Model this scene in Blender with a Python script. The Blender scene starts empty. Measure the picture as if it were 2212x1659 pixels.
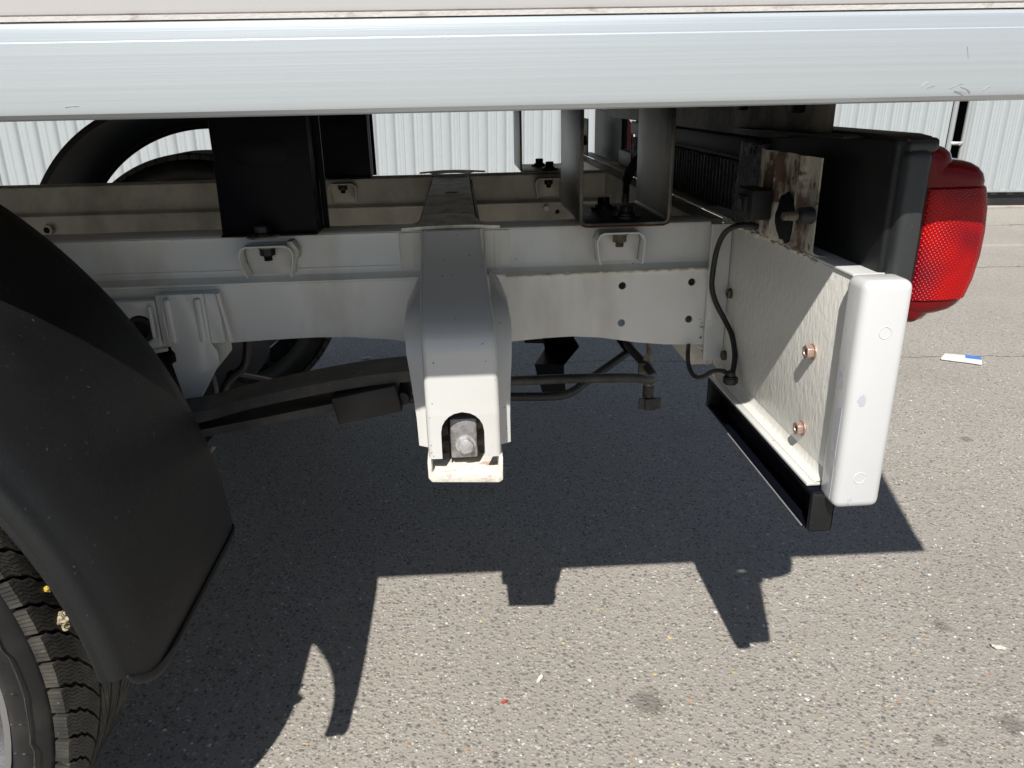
import bpy, bmesh, math, random
import numpy as np
from mathutils import Vector, Matrix

random.seed(7)
rng = np.random.default_rng(7)
S = bpy.context.scene
COL = S.collection
PI = math.pi
R_ = math.radians

# ------------------------------------------------------------------ camera, sky, sun, exposure
TH, PSI, PITCH = R_(20.5), R_(3.9), R_(1.1)      # camera tilt, camera yaw, nose-down lean of the truck
CAM = Vector((0.0, -1.25, 0.8))
cam_d = bpy.data.cameras.new('camera')
cam = bpy.data.objects.new('camera', cam_d)
COL.objects.link(cam)
cam.location = CAM
cam.rotation_euler = (PI / 2 - TH, 0, -PSI)
cam_d.sensor_width = 36
cam_d.lens = 1661 / 2212 * 36
cam_d.clip_start, cam_d.clip_end = 0.02, 800
S.camera = cam

SUN_TRAVEL = Vector((0.2474, 0.835, -1.0)).normalized()
SUN_EL = math.asin(-SUN_TRAVEL.z)
SUN_AZ = math.atan2(-SUN_TRAVEL.x, -SUN_TRAVEL.y)
W = bpy.data.worlds.new('World')
S.world = W
W.use_nodes = True
sky = W.node_tree.nodes.new('ShaderNodeTexSky')
sky.sky_type = 'NISHITA'
sky.sun_disc = False
sky.sun_elevation = SUN_EL
sky.sun_rotation = SUN_AZ % (2 * PI)
sky.dust_density = 0.6
sky.ozone_density = 1.6
W.node_tree.links.new(sky.outputs[0], W.node_tree.nodes['Background'].inputs[0])
W.node_tree.nodes['Background'].inputs[1].default_value = 0.05
sun_d = bpy.data.lights.new('sun', 'SUN')
sun_d.energy = 4.8
sun_d.angle = R_(0.55)
sun_d.color = (1.0, 0.955, 0.89)
sun = bpy.data.objects.new('sun', sun_d)
COL.objects.link(sun)
sun.location = (-3, -8, 10)
sun.rotation_euler = SUN_TRAVEL.to_track_quat('-Z', 'Y').to_euler()
S.view_settings.view_transform = 'Standard'
S.view_settings.look = 'None'
S.view_settings.gamma = 1
S.view_settings.exposure = 0.30
S.cycles.max_bounces = 10
S.cycles.diffuse_bounces = 6

# ------------------------------------------------------------------ surveying: a sight line of the camera meets a plane of known depth
_cp, _sp, _ct, _st = math.cos(PSI), math.sin(PSI), math.cos(TH), math.sin(TH)
_fw = Vector((_sp * _ct, _cp * _ct, -_st))
_rt = Vector((_cp, -_sp, 0))
_up = _rt.cross(_fw)
TRUCK_M = Matrix.Rotation(-PITCH, 4, 'Y')
TRUCK_I = TRUCK_M.inverted()


def at(px, py, Y=None, X=None, Z=None, world=False):
    d = _fw * 1661 + _rt * (px - 1106) + _up * (829.5 - py)
    o = CAM.copy()
    if not world:
        d = TRUCK_I.to_3x3() @ d
        o = TRUCK_I @ o
    i, v = (1, Y) if Y is not None else (0, X) if X is not None else (2, Z)
    return o + d * ((v - o[i]) / d[i])


# ------------------------------------------------------------------ materials
def mat(name, base, rough=0.5, metal=0.0, bump=0.0, bscale=60.0, var=0.0, vscale=8.0, vcol=None, stretch=(1, 1, 1),
        coat=0.0, fine=None, spec=None, rvar=0.0, vlo=0.45, vhi=0.65, vstretch=None, detail=6):
    m = bpy.data.materials.new(name)
    m.use_nodes = True
    n, l = m.node_tree.nodes, m.node_tree.links
    b = n['Principled BSDF']
    b.inputs['Roughness'].default_value = rough
    b.inputs['Metallic'].default_value = metal
    b.inputs['Coat Weight'].default_value = coat
    b.inputs['Coat Roughness'].default_value = 0.12
    if spec is not None:
        b.inputs['Specular IOR Level'].default_value = spec
    tc = n.new('ShaderNodeTexCoord')

    def mapping(s):
        mp = n.new('ShaderNodeMapping')
        mp.inputs['Scale'].default_value = s
        l.new(tc.outputs['Object'], mp.inputs[0])
        return mp.outputs[0]

    def noise(vec, sc, det=6, ro=0.6):
        t = n.new('ShaderNodeTexNoise')
        t.inputs['Scale'].default_value = sc
        t.inputs['Detail'].default_value = det
        t.inputs['Roughness'].default_value = ro
        l.new(vec, t.inputs['Vector'])
        return t.outputs['Fac']

    def ramp(fac, lo, hi, a=0.0, b_=1.0):
        r = n.new('ShaderNodeMapRange')
        r.inputs['From Min'].default_value = lo
        r.inputs['From Max'].default_value = hi
        r.inputs['To Min'].default_value = a
        r.inputs['To Max'].default_value = b_
        l.new(fac, r.inputs['Value'])
        return r.outputs[0]

    def mix(fac, a, b_):
        x = n.new('ShaderNodeMix')
        x.data_type = 'RGBA'
        if isinstance(fac, float):
            x.inputs[0].default_value = fac
        else:
            l.new(fac, x.inputs[0])
        for i, c in ((6, a), (7, b_)):
            if isinstance(c, tuple):
                x.inputs[i].default_value = (*c[:3], 1)
            else:
                l.new(c, x.inputs[i])
        return x.outputs[2]
    m['_'] = 0
    colr = base
    if var:
        v = noise(mapping(vstretch or stretch), vscale, detail)
        f = ramp(v, vlo, vhi, 0, var)
        colr = mix(f, base, vcol or tuple(c * 0.4 for c in base))
        if rvar:
            l.new(ramp(v, vlo, vhi, rough, min(1, rough + rvar)), b.inputs['Roughness'])
    if fine:
        fcol, fscale, flo, fhi, famt = fine
        colr = mix(ramp(noise(mapping((1, 1, 1)), fscale, 3, 0.5), flo, fhi, 0, famt), colr, fcol)
    if isinstance(colr, tuple):
        b.inputs['Base Color'].default_value = (*colr[:3], 1)
    else:
        l.new(colr, b.inputs['Base Color'])
    if bump:
        bp = n.new('ShaderNodeBump')
        bp.inputs['Strength'].default_value = 1
        bp.inputs['Distance'].default_value = bump
        l.new(noise(mapping(stretch), bscale, 4), bp.inputs['Height'])
        l.new(bp.outputs[0], b.inputs['Normal'])
    m.use_fake_user = False
    return m, (n, l, b, tc, mapping, noise, ramp, mix)


M = {}
CREAM = (0.76, 0.765, 0.74)
M['cream'] = mat('cream_paint', CREAM, 0.32, bump=0.0004, bscale=18, var=0.6, vscale=6.0, vcol=(0.52, 0.475, 0.39), coat=0.3,
                 stretch=(1.6, 1, 0.8), vstretch=(1.5, 1, 0.6), fine=((0.14, 0.12, 0.09), 70, 0.73, 0.79, 0.5), rvar=0.3, vlo=0.50, vhi=0.66)[0]
M['bare_patch'] = mat('bare_undercoat', (0.47, 0.50, 0.545), 0.4)[0]
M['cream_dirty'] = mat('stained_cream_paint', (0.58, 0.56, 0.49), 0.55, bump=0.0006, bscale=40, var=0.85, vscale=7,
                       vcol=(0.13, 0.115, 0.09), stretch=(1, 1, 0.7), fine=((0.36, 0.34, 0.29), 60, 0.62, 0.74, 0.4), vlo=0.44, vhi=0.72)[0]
M['cream_bracket'] = mat('bracket_paint', (0.60, 0.605, 0.595), 0.22, bump=0.0002, bscale=25, var=0.4, vscale=6, vcol=(0.55, 0.52, 0.44),
                         coat=0.5, vlo=0.52, vhi=0.75, fine=((0.12, 0.10, 0.08), 150, 0.70, 0.76, 0.8))[0]
M['cap_white'] = mat('thick_white_paint', (0.60, 0.61, 0.615), 0.3, bump=0.0005, bscale=30, var=1.0, vscale=22, vcol=(0.47, 0.50, 0.54),
                     coat=0.3, vlo=0.63, vhi=0.645, stretch=(1, 1, 0.6))[0]
M['wrinkle'] = mat('wrinkled_cream_paint', (0.76, 0.755, 0.71), 0.38, bump=0.0010, bscale=200, var=0.35, vscale=5, vcol=(0.50, 0.47, 0.39),
                   coat=0.2, stretch=(1, 1, 0.5), vstretch=(1, 1, 1), vlo=0.45, vhi=0.8)[0]
M['sealant'] = mat('sealant', (0.62, 0.60, 0.52), 0.45, bump=0.003, bscale=70, var=0.6, vscale=60, vcol=(0.25, 0.22, 0.16))[0]
M['floor_board'] = mat('grey_floor_board', (0.24, 0.22, 0.19), 0.7, bump=0.001, bscale=40, var=0.6, vscale=10, vcol=(0.22, 0.20, 0.17))[0]
M['brush_seal'] = mat('brushed_sealer', (0.70, 0.695, 0.65), 0.4, bump=0.0016, bscale=160, var=0.4, vscale=30, vcol=(0.5, 0.47, 0.40), stretch=(1, 1, 0.12))[0]
M['dirty_top'] = mat('weathered_metal', (0.80, 0.78, 0.72), 0.5, metal=0.0, bump=0.0012, bscale=110, var=0.9, vscale=45,
                     vcol=(0.42, 0.39, 0.34), stretch=(1, 0.6, 1), vlo=0.42, vhi=0.62, fine=((0.62, 0.60, 0.55), 120, 0.58, 0.68, 0.8))[0]
M['rusty_plate'] = mat('rusty_pressed_plate', (0.40, 0.38, 0.32), 0.55, bump=0.0014, bscale=80, var=1.0, vscale=24,
                       vcol=(0.075, 0.042, 0.026), stretch=(1, 1, 0.6), vlo=0.48, vhi=0.57, fine=((0.04, 0.025, 0.015), 110, 0.60, 0.68, 0.9))[0]
M['rust'] = mat('rust', (0.16, 0.045, 0.015), 0.8, bump=0.001, bscale=200, var=0.8, vscale=60, vcol=(0.07, 0.02, 0.01))[0]
M['black_steel'] = mat('black_coated_steel', (0.010, 0.011, 0.014), 0.28, bump=0.0003, bscale=260, var=0.9, vscale=16, vcol=(0.13, 0.115, 0.095),
                       stretch=(1, 1, 0.35), rvar=0.3, vlo=0.56, vhi=0.74, fine=((0.10, 0.09, 0.07), 240, 0.62, 0.72, 0.5))[0]
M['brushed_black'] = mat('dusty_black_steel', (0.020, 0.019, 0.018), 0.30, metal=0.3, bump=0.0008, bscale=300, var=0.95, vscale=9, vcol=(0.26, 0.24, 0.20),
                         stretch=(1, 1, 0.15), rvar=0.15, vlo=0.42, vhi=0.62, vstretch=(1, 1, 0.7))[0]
M['clean_black'] = mat('plain_black_steel', (0.003, 0.0035, 0.007), 0.45, bump=0.0002, bscale=100, spec=0.12)[0]
M['rough_black'] = mat('underseal', (0.012, 0.013, 0.018), 0.33, bump=0.010, bscale=150, stretch=(1, 1, 0.5))[0]
M['rubber'] = mat('rubber', (0.009, 0.009, 0.010), 0.5, bump=0.0003, bscale=120, var=0.4, vscale=20, vcol=(0.04, 0.038, 0.033))[0]
M['tread'] = mat('tread_rubber', (0.026, 0.026, 0.025), 0.62, bump=0.0008, bscale=160, var=0.8, vscale=26, vcol=(0.085, 0.078, 0.064),
                 vlo=0.44, vhi=0.66, fine=((0.20, 0.19, 0.16), 170, 0.66, 0.74, 0.7))[0]
M['plastic'] = mat('black_plastic', (0.0060, 0.0068, 0.0080), 0.5, bump=0.00025, bscale=400, spec=0.42, var=0.5, vscale=4, vcol=(0.015, 0.015, 0.0145),
                   fine=((0.12, 0.12, 0.115), 230, 0.685, 0.76, 0.6), rvar=0.12)[0]
M['bezel'] = mat('grey_black_plastic', (0.030, 0.033, 0.036), 0.38, bump=0.0002, bscale=300, fine=((0.15, 0.15, 0.14), 300, 0.70, 0.76, 0.5))[0]
M['alu_rim'] = mat('machined_alloy', (0.42, 0.43, 0.45), 0.35, metal=0.9, bump=0.0003, bscale=500)[0]
M['dark_rim'] = mat('dark_alloy', (0.10, 0.10, 0.105), 0.45, metal=0.6, bump=0.0003, bscale=200, var=0.5, vscale=60, vcol=(0.2, 0.2, 0.2))[0]
M['zinc'] = mat('zinc_steel', (0.52, 0.52, 0.53), 0.45, metal=0.5, bump=0.0008, bscale=260, var=0.6, vscale=150, vcol=(0.35, 0.33, 0.32))[0]
M['copper_nut'] = mat('coppery_nut', (0.46, 0.32, 0.26), 0.40, metal=0.6, bump=0.0006, bscale=400, var=0.6, vscale=200, vcol=(0.62, 0.5, 0.45))[0]
M['old_nut'] = mat('oxidised_nut', (0.16, 0.14, 0.10), 0.6, metal=0.5, bump=0.0008, bscale=300, var=0.7, vscale=150, vcol=(0.06, 0.045, 0.03))[0]
M['dark_bolt'] = mat('dark_bolt_steel', (0.018, 0.018, 0.022), 0.35, metal=0.5, bump=0.0004, bscale=300)[0]
M['spring'] = mat('dusty_spring_steel', (0.022, 0.022, 0.023), 0.5, bump=0.0006, bscale=120, var=0.8, vscale=12, vcol=(0.085, 0.078, 0.066),
                  fine=((0.2, 0.19, 0.17), 140, 0.66, 0.74, 0.6))[0]
M['stud'] = mat('dirty_stud_steel', (0.20, 0.18, 0.15), 0.6, metal=0.3, bump=0.001, bscale=200, var=0.8, vscale=60, vcol=(0.05, 0.045, 0.04))[0]
M['lump'] = mat('tin_dirt', (0.055, 0.045, 0.04), 0.7, bump=0.002, bscale=200, var=0.8, vscale=90, vcol=(0.30, 0.27, 0.24))[0]
M['bracket_tray'] = mat('scraped_white_paint', (0.74, 0.71, 0.64), 0.45, bump=0.0022, bscale=110, var=0.8, vscale=70, vcol=(0.45, 0.30, 0.24), vlo=0.55, vhi=0.68)[0]
M['block'] = mat('grey_stamped_steel', (0.30, 0.29, 0.29), 0.45, metal=0.4, bump=0.0012, bscale=180, var=0.8, vscale=90, vcol=(0.12, 0.115, 0.11))[0]

# aluminium rail: brushed along its length
m, (n, l, b, tc, mp, noise, ramp, mix) = mat('brushed_aluminium', (0.66, 0.685, 0.70), 0.34, metal=0.5)
f1 = noise(mp((0.5, 60, 260)), 1.0, 8, 0.75)
l.new(mix(ramp(f1, 0.35, 0.68, 0, 1), (0.62, 0.68, 0.72), (0.555, 0.61, 0.645)), b.inputs['Base Color'])
l.new(ramp(noise(mp((1.0, 60, 400)), 1.0, 8, 0.8), 0.3, 0.7, 0.34, 0.42), b.inputs['Roughness'])
bp = n.new('ShaderNodeBump')
bp.inputs['Distance'].default_value = 0.00015
l.new(noise(mp((0.8, 60, 500)), 1.0, 6, 0.7), bp.inputs['Height'])
l.new(bp.outputs[0], b.inputs['Normal'])
M['aluminium'] = m
M['panel_white'] = mat('dropside_white_paint', (0.55, 0.545, 0.545), 0.3, bump=0.0001, bscale=10, var=0.3, vscale=3, vcol=(0.50, 0.50, 0.50), coat=0.3)[0]
M['joint_dirt'] = mat('grimy_joint', (0.55, 0.53, 0.51), 0.7, bump=0.001, bscale=200, var=0.9, vscale=45, vcol=(0.20, 0.15, 0.13), stretch=(0.7, 1, 1), vlo=0.56, vhi=0.68)[0]

# galvanised sheet
m, (n, l, b, tc, mp, noise, ramp, mix) = mat('galvanised_sheet', (0.50, 0.53, 0.54), 0.42, metal=0.35)
f1 = noise(mp((30, 1, 0.5)), 1.0, 3, 0.6)
f2 = noise(mp((3, 3, 3)), 8.0, 8, 0.7)
l.new(mix(ramp(f2, 0.4, 0.7, 0, 0.3), (0.49, 0.53, 0.55), (0.42, 0.455, 0.475)), b.inputs['Base Color'])
M['galv'] = m
M['post'] = mat('galvanised_tube', (0.52, 0.54, 0.55), 0.4, metal=0.6, bump=0.0003, bscale=80)[0]
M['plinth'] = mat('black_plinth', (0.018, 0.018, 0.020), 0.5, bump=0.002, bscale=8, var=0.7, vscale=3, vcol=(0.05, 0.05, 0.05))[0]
M['kerb'] = mat('pale_concrete', (0.42, 0.40, 0.36), 0.9, bump=0.003, bscale=60, var=0.7, vscale=12, vcol=(0.30, 0.25, 0.14))[0]
M['paper'] = mat('white_paper', (0.78, 0.76, 0.73), 0.7, bump=0.001, bscale=120, var=0.4, vscale=60, vcol=(0.62, 0.64, 0.72))[0]
M['blue'] = mat('blue_print', (0.06, 0.20, 0.62), 0.5)[0]
M['flake'] = mat('white_flake', (0.75, 0.72, 0.68), 0.7, bump=0.002, bscale=200, var=0.5, vscale=200, vcol=(0.5, 0.47, 0.42))[0]
M['red_flake'] = mat('red_flake', (0.50, 0.06, 0.04), 0.6, bump=0.002, bscale=200)[0]
M['leaf'] = mat('yellow_leaf', (0.50, 0.38, 0.06), 0.7, bump=0.002, bscale=200)[0]
M['mud'] = mat('pale_mud', (0.48, 0.42, 0.30), 0.85, bump=0.004, bscale=160, var=0.9, vscale=120, vcol=(0.16, 0.12, 0.07))[0]


# red lamp plastic with moulded prisms
def lens_mat(name, kind):
    m, (n, l, b, tc, mp, noise, ramp, mix) = mat(name, (0.5, 0.004, 0.006), 0.12, coat=0.15, spec=0.2)
    b.inputs['Coat Roughness'].default_value = 0.04
    if kind == 'main':
        def wave(rot, sc):
            w = n.new('ShaderNodeTexWave')
            w.inputs['Scale'].default_value = sc
            mpp = n.new('ShaderNodeMapping')
            mpp.inputs['Rotation'].default_value = rot
            l.new(tc.outputs['Object'], mpp.inputs[0])
            l.new(mpp.outputs[0], w.inputs['Vector'])
            return w.outputs['Fac']
        wa = wave((0, R_(35), 0), 120)
        wb = wave((0, R_(-55), 0), 120)
        mu = n.new('ShaderNodeMath'); mu.operation = 'MULTIPLY'
        l.new(wa, mu.inputs[0]); l.new(wb, mu.inputs[1])
        big = noise(mp((1, 1, 1)), 20, 2, 0.5)
        base = mix(ramp(big, 0.38, 0.62, 0, 1), (0.17, 0.0005, 0.008), (0.40, 0.001, 0.002))
        l.new(mix(ramp(mu.outputs[0], 0.6, 0.95, 0, 0.35), base, (0.9, 0.03, 0.02)), b.inputs['Base Color'])
        bp = n.new('ShaderNodeBump')
        bp.inputs['Distance'].default_value = 0.0006
        l.new(mu.outputs[0], bp.inputs['Height'])
        l.new(bp.outputs[0], b.inputs['Normal'])
        b.inputs['Roughness'].default_value = 0.3
        b.inputs['Subsurface Weight'].default_value = 0.25
        b.inputs['Subsurface Radius'].default_value = (0.01, 0.002, 0.002)
    else:
        b.inputs['Base Color'].default_value = (0.15, 0.002, 0.005, 1)
        b.inputs['Subsurface Weight'].default_value = 0.2
        b.inputs['Subsurface Radius'].default_value = (0.01, 0.002, 0.002)
    return m


M['lens'] = lens_mat('red_prism_lens', 'main')
M['lens_dark'] = lens_mat('dark_red_lens', 'dark')


# asphalt with exposed aggregate
def asphalt():
    m, (n, l, b, tc, mp, noise, ramp, mix) = mat('asphalt', (0.2, 0.19, 0.18), 0.88)
    P = mp((1, 1, 1))

    def vor(sc, feat='F1', rnd=1.0):
        v = n.new('ShaderNodeTexVoronoi')
        v.feature = feat
        v.inputs['Scale'].default_value = sc
        v.inputs['Randomness'].default_value = rnd
        l.new(P, v.inputs['Vector'])
        return v

    def math_(op, a, b_=0.0, clamp=False):
        x = n.new('ShaderNodeMath')
        x.operation = op
        x.use_clamp = clamp
        for i, v in enumerate((a, b_)):
            if isinstance(v, (int, float)):
                x.inputs[i].default_value = v
            else:
                l.new(v, x.inputs[i])
        return x.outputs[0]
    fine = noise(P, 420, 4, 0.7)
    mid = noise(P, 55, 5, 0.65)
    big = noise(P, 1.6, 5, 0.55)
    base = mix(ramp(fine, 0.3, 0.7, 0, 1), (0.270, 0.248, 0.217), (0.465, 0.432, 0.385))
    base = mix(ramp(mid, 0.35, 0.7, 0, 0.45), base, (0.30, 0.28, 0.25))
    v1 = vor(190)
    v2 = vor(105)

    def chips(base, v, size, cols, share):
        sep = n.new('ShaderNodeSeparateColor')
        l.new(v.outputs['Color'], sep.inputs[0])
        inside = ramp(v.outputs['Distance'], size, size * 0.75, 0, 1)
        pick = sep.outputs[0]
        lo = 0.0
        for c, sh in zip(cols, share):
            a = math_('GREATER_THAN', pick, lo)
            z = math_('LESS_THAN', pick, lo + sh)
            msk = math_('MULTIPLY', math_('MULTIPLY', a, z), inside)
            base = mix(msk, base, c)
            lo += sh
        return base
    base = chips(base, v1, 0.42, [(0.50, 0.48, 0.45), (0.20, 0.185, 0.168), (0.27, 0.235, 0.195), (0.36, 0.34, 0.31)], [0.20, 0.14, 0.14, 0.2])
    base = chips(base, v2, 0.36, [(0.20, 0.19, 0.185), (0.56, 0.54, 0.50), (0.23, 0.20, 0.17), (0.45, 0.32, 0.18)], [0.16, 0.045, 0.15, 0.015])
    base = mix(ramp(big, 0.45, 0.75, 0, 0.30), base, (0.22, 0.205, 0.185))
    # oil spots and worn joints in the surface, at their places on the ground
    sx = n.new('ShaderNodeSeparateXYZ')
    l.new(P, sx.inputs[0])
    X, Y = sx.outputs[0], sx.outputs[1]
    wob = noise(P, 3.0, 6, 0.7)
    wob2 = noise(P, 26.0, 4, 0.7)
    dark = None
    for (y0, sl, w, amp, x0) in ((1.075, -0.02, 0.0035, 0.10, 0.2), (2.40, 0.00, 0.007, 0.16, -9), (3.60, 0.02, 0.010, 0.2, -9)):
        yy = math_('ADD', Y, math_('MULTIPLY', X, -sl))
        d = math_('SUBTRACT', yy, math_('ADD', math_('MULTIPLY', math_('SUBTRACT', wob, 0.5), amp),
                                        math_('ADD', math_('MULTIPLY', math_('SUBTRACT', wob2, 0.5), w * 5), y0)))
        k = ramp(math_('ABSOLUTE', d), w, w * 0.3, 0, 0.75)
        k = math_('MULTIPLY', k, math_('GREATER_THAN', X, x0))
        k = math_('MAXIMUM', k, 0)
        dark = k if dark is None else math_('MAXIMUM', dark, k)
    for (cx, cy, r) in ((0.2535, -0.405, 0.030), (0.76, -0.274, 0.018), (0.735, -0.48, 0.025), (0.62, -0.50, 0.012), (0.45, 0.9, 0.04), (1.25, 0.42, 0.02)):
        dx = math_('SUBTRACT', X, cx)
        dy = math_('SUBTRACT', Y, cy)
        dd = math_('SQRT', math_('ADD', math_('MULTIPLY', dx, dx), math_('MULTIPLY', dy, dy)))
        dd = math_('ADD', dd, math_('MULTIPLY', math_('SUBTRACT', wob2, 0.5), r * 1.2))
        dark = math_('MAXIMUM', dark, ramp(dd, r, r * 0.4, 0, 0.45))
    base = mix(dark, base, (0.045, 0.038, 0.030))
    # worn white line far right
    d = math_('ABSOLUTE', math_('SUBTRACT', Y, 2.97))
    ln = math_('MULTIPLY', ramp(d, 0.035, 0.02, 0, 0.45), math_('MULTIPLY', math_('GREATER_THAN', X, 2.2), ramp(noise(P, 40, 5, 0.7), 0.35, 0.6, 0, 1)))
    base = mix(ln, base, (0.6, 0.58, 0.54))
    l.new(base, b.inputs['Base Color'])
    bp = n.new('ShaderNodeBump')
    bp.inputs['Distance'].default_value = 0.0035
    h = math_('ADD', math_('MULTIPLY', ramp(v1.outputs['Distance'], 0.5, 0.0, 0, 1), 0.35),
              math_('ADD', math_('MULTIPLY', fine, 0.35), math_('MULTIPLY', ramp(v2.outputs['Distance'], 0.5, 0.1, 0, 1), 0.4)))
    h = math_('SUBTRACT', h, math_('MULTIPLY', dark, 1.2))
    l.new(h, bp.inputs['Height'])
    l.new(bp.outputs[0], b.inputs['Normal'])
    return m


M['asphalt'] = asphalt()
m, (n, l, b, tc, mp, noise, ramp, mix) = mat('aggregate', (0.2, 0.2, 0.2), 0.6, bump=0.0006, bscale=300)
va = n.new('ShaderNodeAttribute')
va.attribute_name = 'stone'
l.new(va.outputs['Color'], b.inputs['Base Color'])
M['stone'] = m


# ------------------------------------------------------------------ mesh helpers
class MB:
    def __init__(self):
        self.bm = bmesh.new()

    def poly(self, pts, faces):
        v = [self.bm.verts.new(p) for p in pts]
        for f in faces:
            try:
                self.bm.faces.new([v[i] for i in f])
            except ValueError:
                pass
        return v

    def box(self, lo, hi, bev=0.0, seg=2, M4=None):
        t = bmesh.new()
        bmesh.ops.create_cube(t, size=1)
        for v in t.verts:
            v.co = Vector([(lo[i] + hi[i]) / 2 + v.co[i] * (hi[i] - lo[i]) for i in range(3)])
        if bev:
            bmesh.ops.bevel(t, geom=t.edges[:], offset=bev, segments=seg, affect='EDGES', profile=0.5)
        self._merge(t, M4)
        return self

    def _merge(self, t, M4=None):
        if M4 is not None:
            t.transform(M4)
        me = bpy.data.meshes.new('tmp')
        t.to_mesh(me)
        t.free()
        self.bm.from_mesh(me)
        bpy.data.meshes.remove(me)

    def prism(self, pts2, axis, a, b, bev=0.0, holes=(), seg=2, M4=None):
        """closed 2-D outline pushed out along one axis from a to b, with round or polygonal holes"""
        t = bmesh.new()

        def put(p, h):
            return {0: (h, p[0], p[1]), 1: (p[0], h, p[1]), 2: (p[0], p[1], h)}[axis]
        loops = [pts2] + list(holes)
        edges = []
        for lp in loops:
            vs = [t.verts.new(put(p, a)) for p in lp]
            for i in range(len(vs)):
                edges.append(t.edges.new((vs[i], vs[(i + 1) % len(vs)])))
        if holes:
            bmesh.ops.triangle_fill(t, edges=edges, use_beauty=True)
        else:
            bmesh.ops.contextual_create(t, geom=edges)
        fs = t.faces[:]
        r = bmesh.ops.extrude_face_region(t, geom=fs)
        off = b - a
        for e in r['geom']:
            if isinstance(e, bmesh.types.BMVert):
                e.co[axis] += off
        bmesh.ops.recalc_face_normals(t, faces=t.faces[:])
        if bev:
            es = [e for e in t.edges if len(e.link_faces) == 2 and e.calc_face_angle(0) > 0.6]
            bmesh.ops.bevel(t, geom=es, offset=bev, segments=seg, affect='EDGES', profile=0.5)
        self._merge(t, M4)
        return self

    def tube(self, pts, r, n=10, cap=True):
        pts = [Vector(p) for p in pts]
        rings = []
        up = Vector((0.13, 0.21, 0.97))
        for i, p in enumerate(pts):
            d = (pts[min(i + 1, len(pts) - 1)] - pts[max(i - 1, 0)]).normalized()
            a = d.cross(up).normalized()
            c = a.cross(d).normalized()
            rr = r[i] if isinstance(r, (list, tuple)) else r
            rings.append([self.bm.verts.new(p + (a * math.cos(2 * PI * k / n) + c * math.sin(2 * PI * k / n)) * rr) for k in range(n)])
        for i in range(len(rings) - 1):
            for k in range(n):
                self.bm.faces.new((rings[i][k], rings[i][(k + 1) % n], rings[i + 1][(k + 1) % n], rings[i + 1][k]))
        if cap:
            self.bm.faces.new(rings[0][::-1])
            self.bm.faces.new(rings[-1])
        return self

    def cyl(self, p0, p1, r, n=20, bev=0.0, r2=None):
        p0, p1 = Vector(p0), Vector(p1)
        t = bmesh.new()
        bmesh.ops.create_cone(t, cap_ends=True, segments=n, radius1=r, radius2=r if r2 is None else r2, depth=(p1 - p0).length)
        if bev:
            es = [e for e in t.edges if e.calc_face_angle(0) > 1.0]
            bmesh.ops.bevel(t, geom=es, offset=bev, segments=2, affect='EDGES')
        q = (p1 - p0).to_track_quat('Z', 'Y')
        self._merge(t, Matrix.Translation((p0 + p1) / 2) @ q.to_matrix().to_4x4())
        return self

    def loft(self, rings, closed=False):
        vs = [[self.bm.verts.new(p) for p in r] for r in rings]
        for i in range(len(vs) - 1):
            m_ = len(vs[i])
            for k in range(m_ if closed else m_ - 1):
                self.bm.faces.new((vs[i][k], vs[i][(k + 1) % m_], vs[i + 1][(k + 1) % m_], vs[i + 1][k]))
        return vs

    def lathe(self, prof, cy, n=96, cx=0, cz=0, a0=0, a1=2 * PI):
        """profile of (y, r) turned about a y axis through (cx, cz)"""
        full = abs(a1 - a0 - 2 * PI) < 1e-6
        k = n if full else n + 1
        rings = [[(cx + r * math.cos(a0 + (a1 - a0) * i / n), cy + y, cz + r * math.sin(a0 + (a1 - a0) * i / n)) for i in range(k)] for y, r in prof]
        self.loft(rings, closed=full)
        return self

    def solid(self, th):
        self.bm.normal_update()
        bmesh.ops.solidify(self.bm, geom=self.bm.faces[:], thickness=th)
        return self

    def build(self, name, mt, parent=None, ang=35, merge=0.0, recalc=True):
        if merge:
            bmesh.ops.remove_doubles(self.bm, verts=self.bm.verts[:], dist=merge)
        if recalc:
            bmesh.ops.recalc_face_normals(self.bm, faces=self.bm.faces[:])
        me = bpy.data.meshes.new(name)
        self.bm.to_mesh(me)
        self.bm.free()
        me.materials.append(M[mt] if isinstance(mt, str) else mt)
        me.shade_smooth()
        me.set_sharp_from_angle(angle=R_(ang))
        o = bpy.data.objects.new(name, me)
        COL.objects.link(o)
        if parent:
            o.parent = parent
        return o


def tag(o, label=None, cat=None, group=None, kind=None):
    if label: o['label'] = label
    if cat: o['category'] = cat
    if group: o['group'] = group
    if kind: o['kind'] = kind
    return o


def empty(name, loc, parent=None):
    o = bpy.data.objects.new(name, None)
    o.empty_display_size = 0.1
    COL.objects.link(o)
    o.location = loc
    if parent: o.parent = parent
    return o


def smooth_path(pts, k=6):
    """Catmull-Rom through the points"""
    P = [Vector(p) for p in pts]
    P = [P[0] * 2 - P[1]] + P + [P[-1] * 2 - P[-2]]
    out = []
    for i in range(1, len(P) - 2):
        a, b_, c, d = P[i - 1:i + 3]
        for j in range(k):
            t = j / k
            out.append(0.5 * ((2 * b_) + (c - a) * t + (2 * a - 5 * b_ + 4 * c - d) * t * t + (3 * b_ - a - 3 * c + d) * t ** 3))
    out.append(P[-2])
    return out


def circle2(cx, cz, r, n=20):
    return [(cx + r * math.cos(2 * PI * i / n), cz + r * math.sin(2 * PI * i / n)) for i in range(n)]


def hexagon(cx, cz, r, rot=0):
    return [(cx + r * math.cos(rot + PI / 3 * i), cz + r * math.sin(rot + PI / 3 * i)) for i in range(6)]


# ------------------------------------------------------------------ ground
b_ = MB()
b_.poly([(-60, -40, 0), (60, -40, 0), (60, 70, 0), (-60, 70, 0)], [(0, 1, 2, 3)])
tag(b_.build('ground', 'asphalt'), kind='structure')


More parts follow.
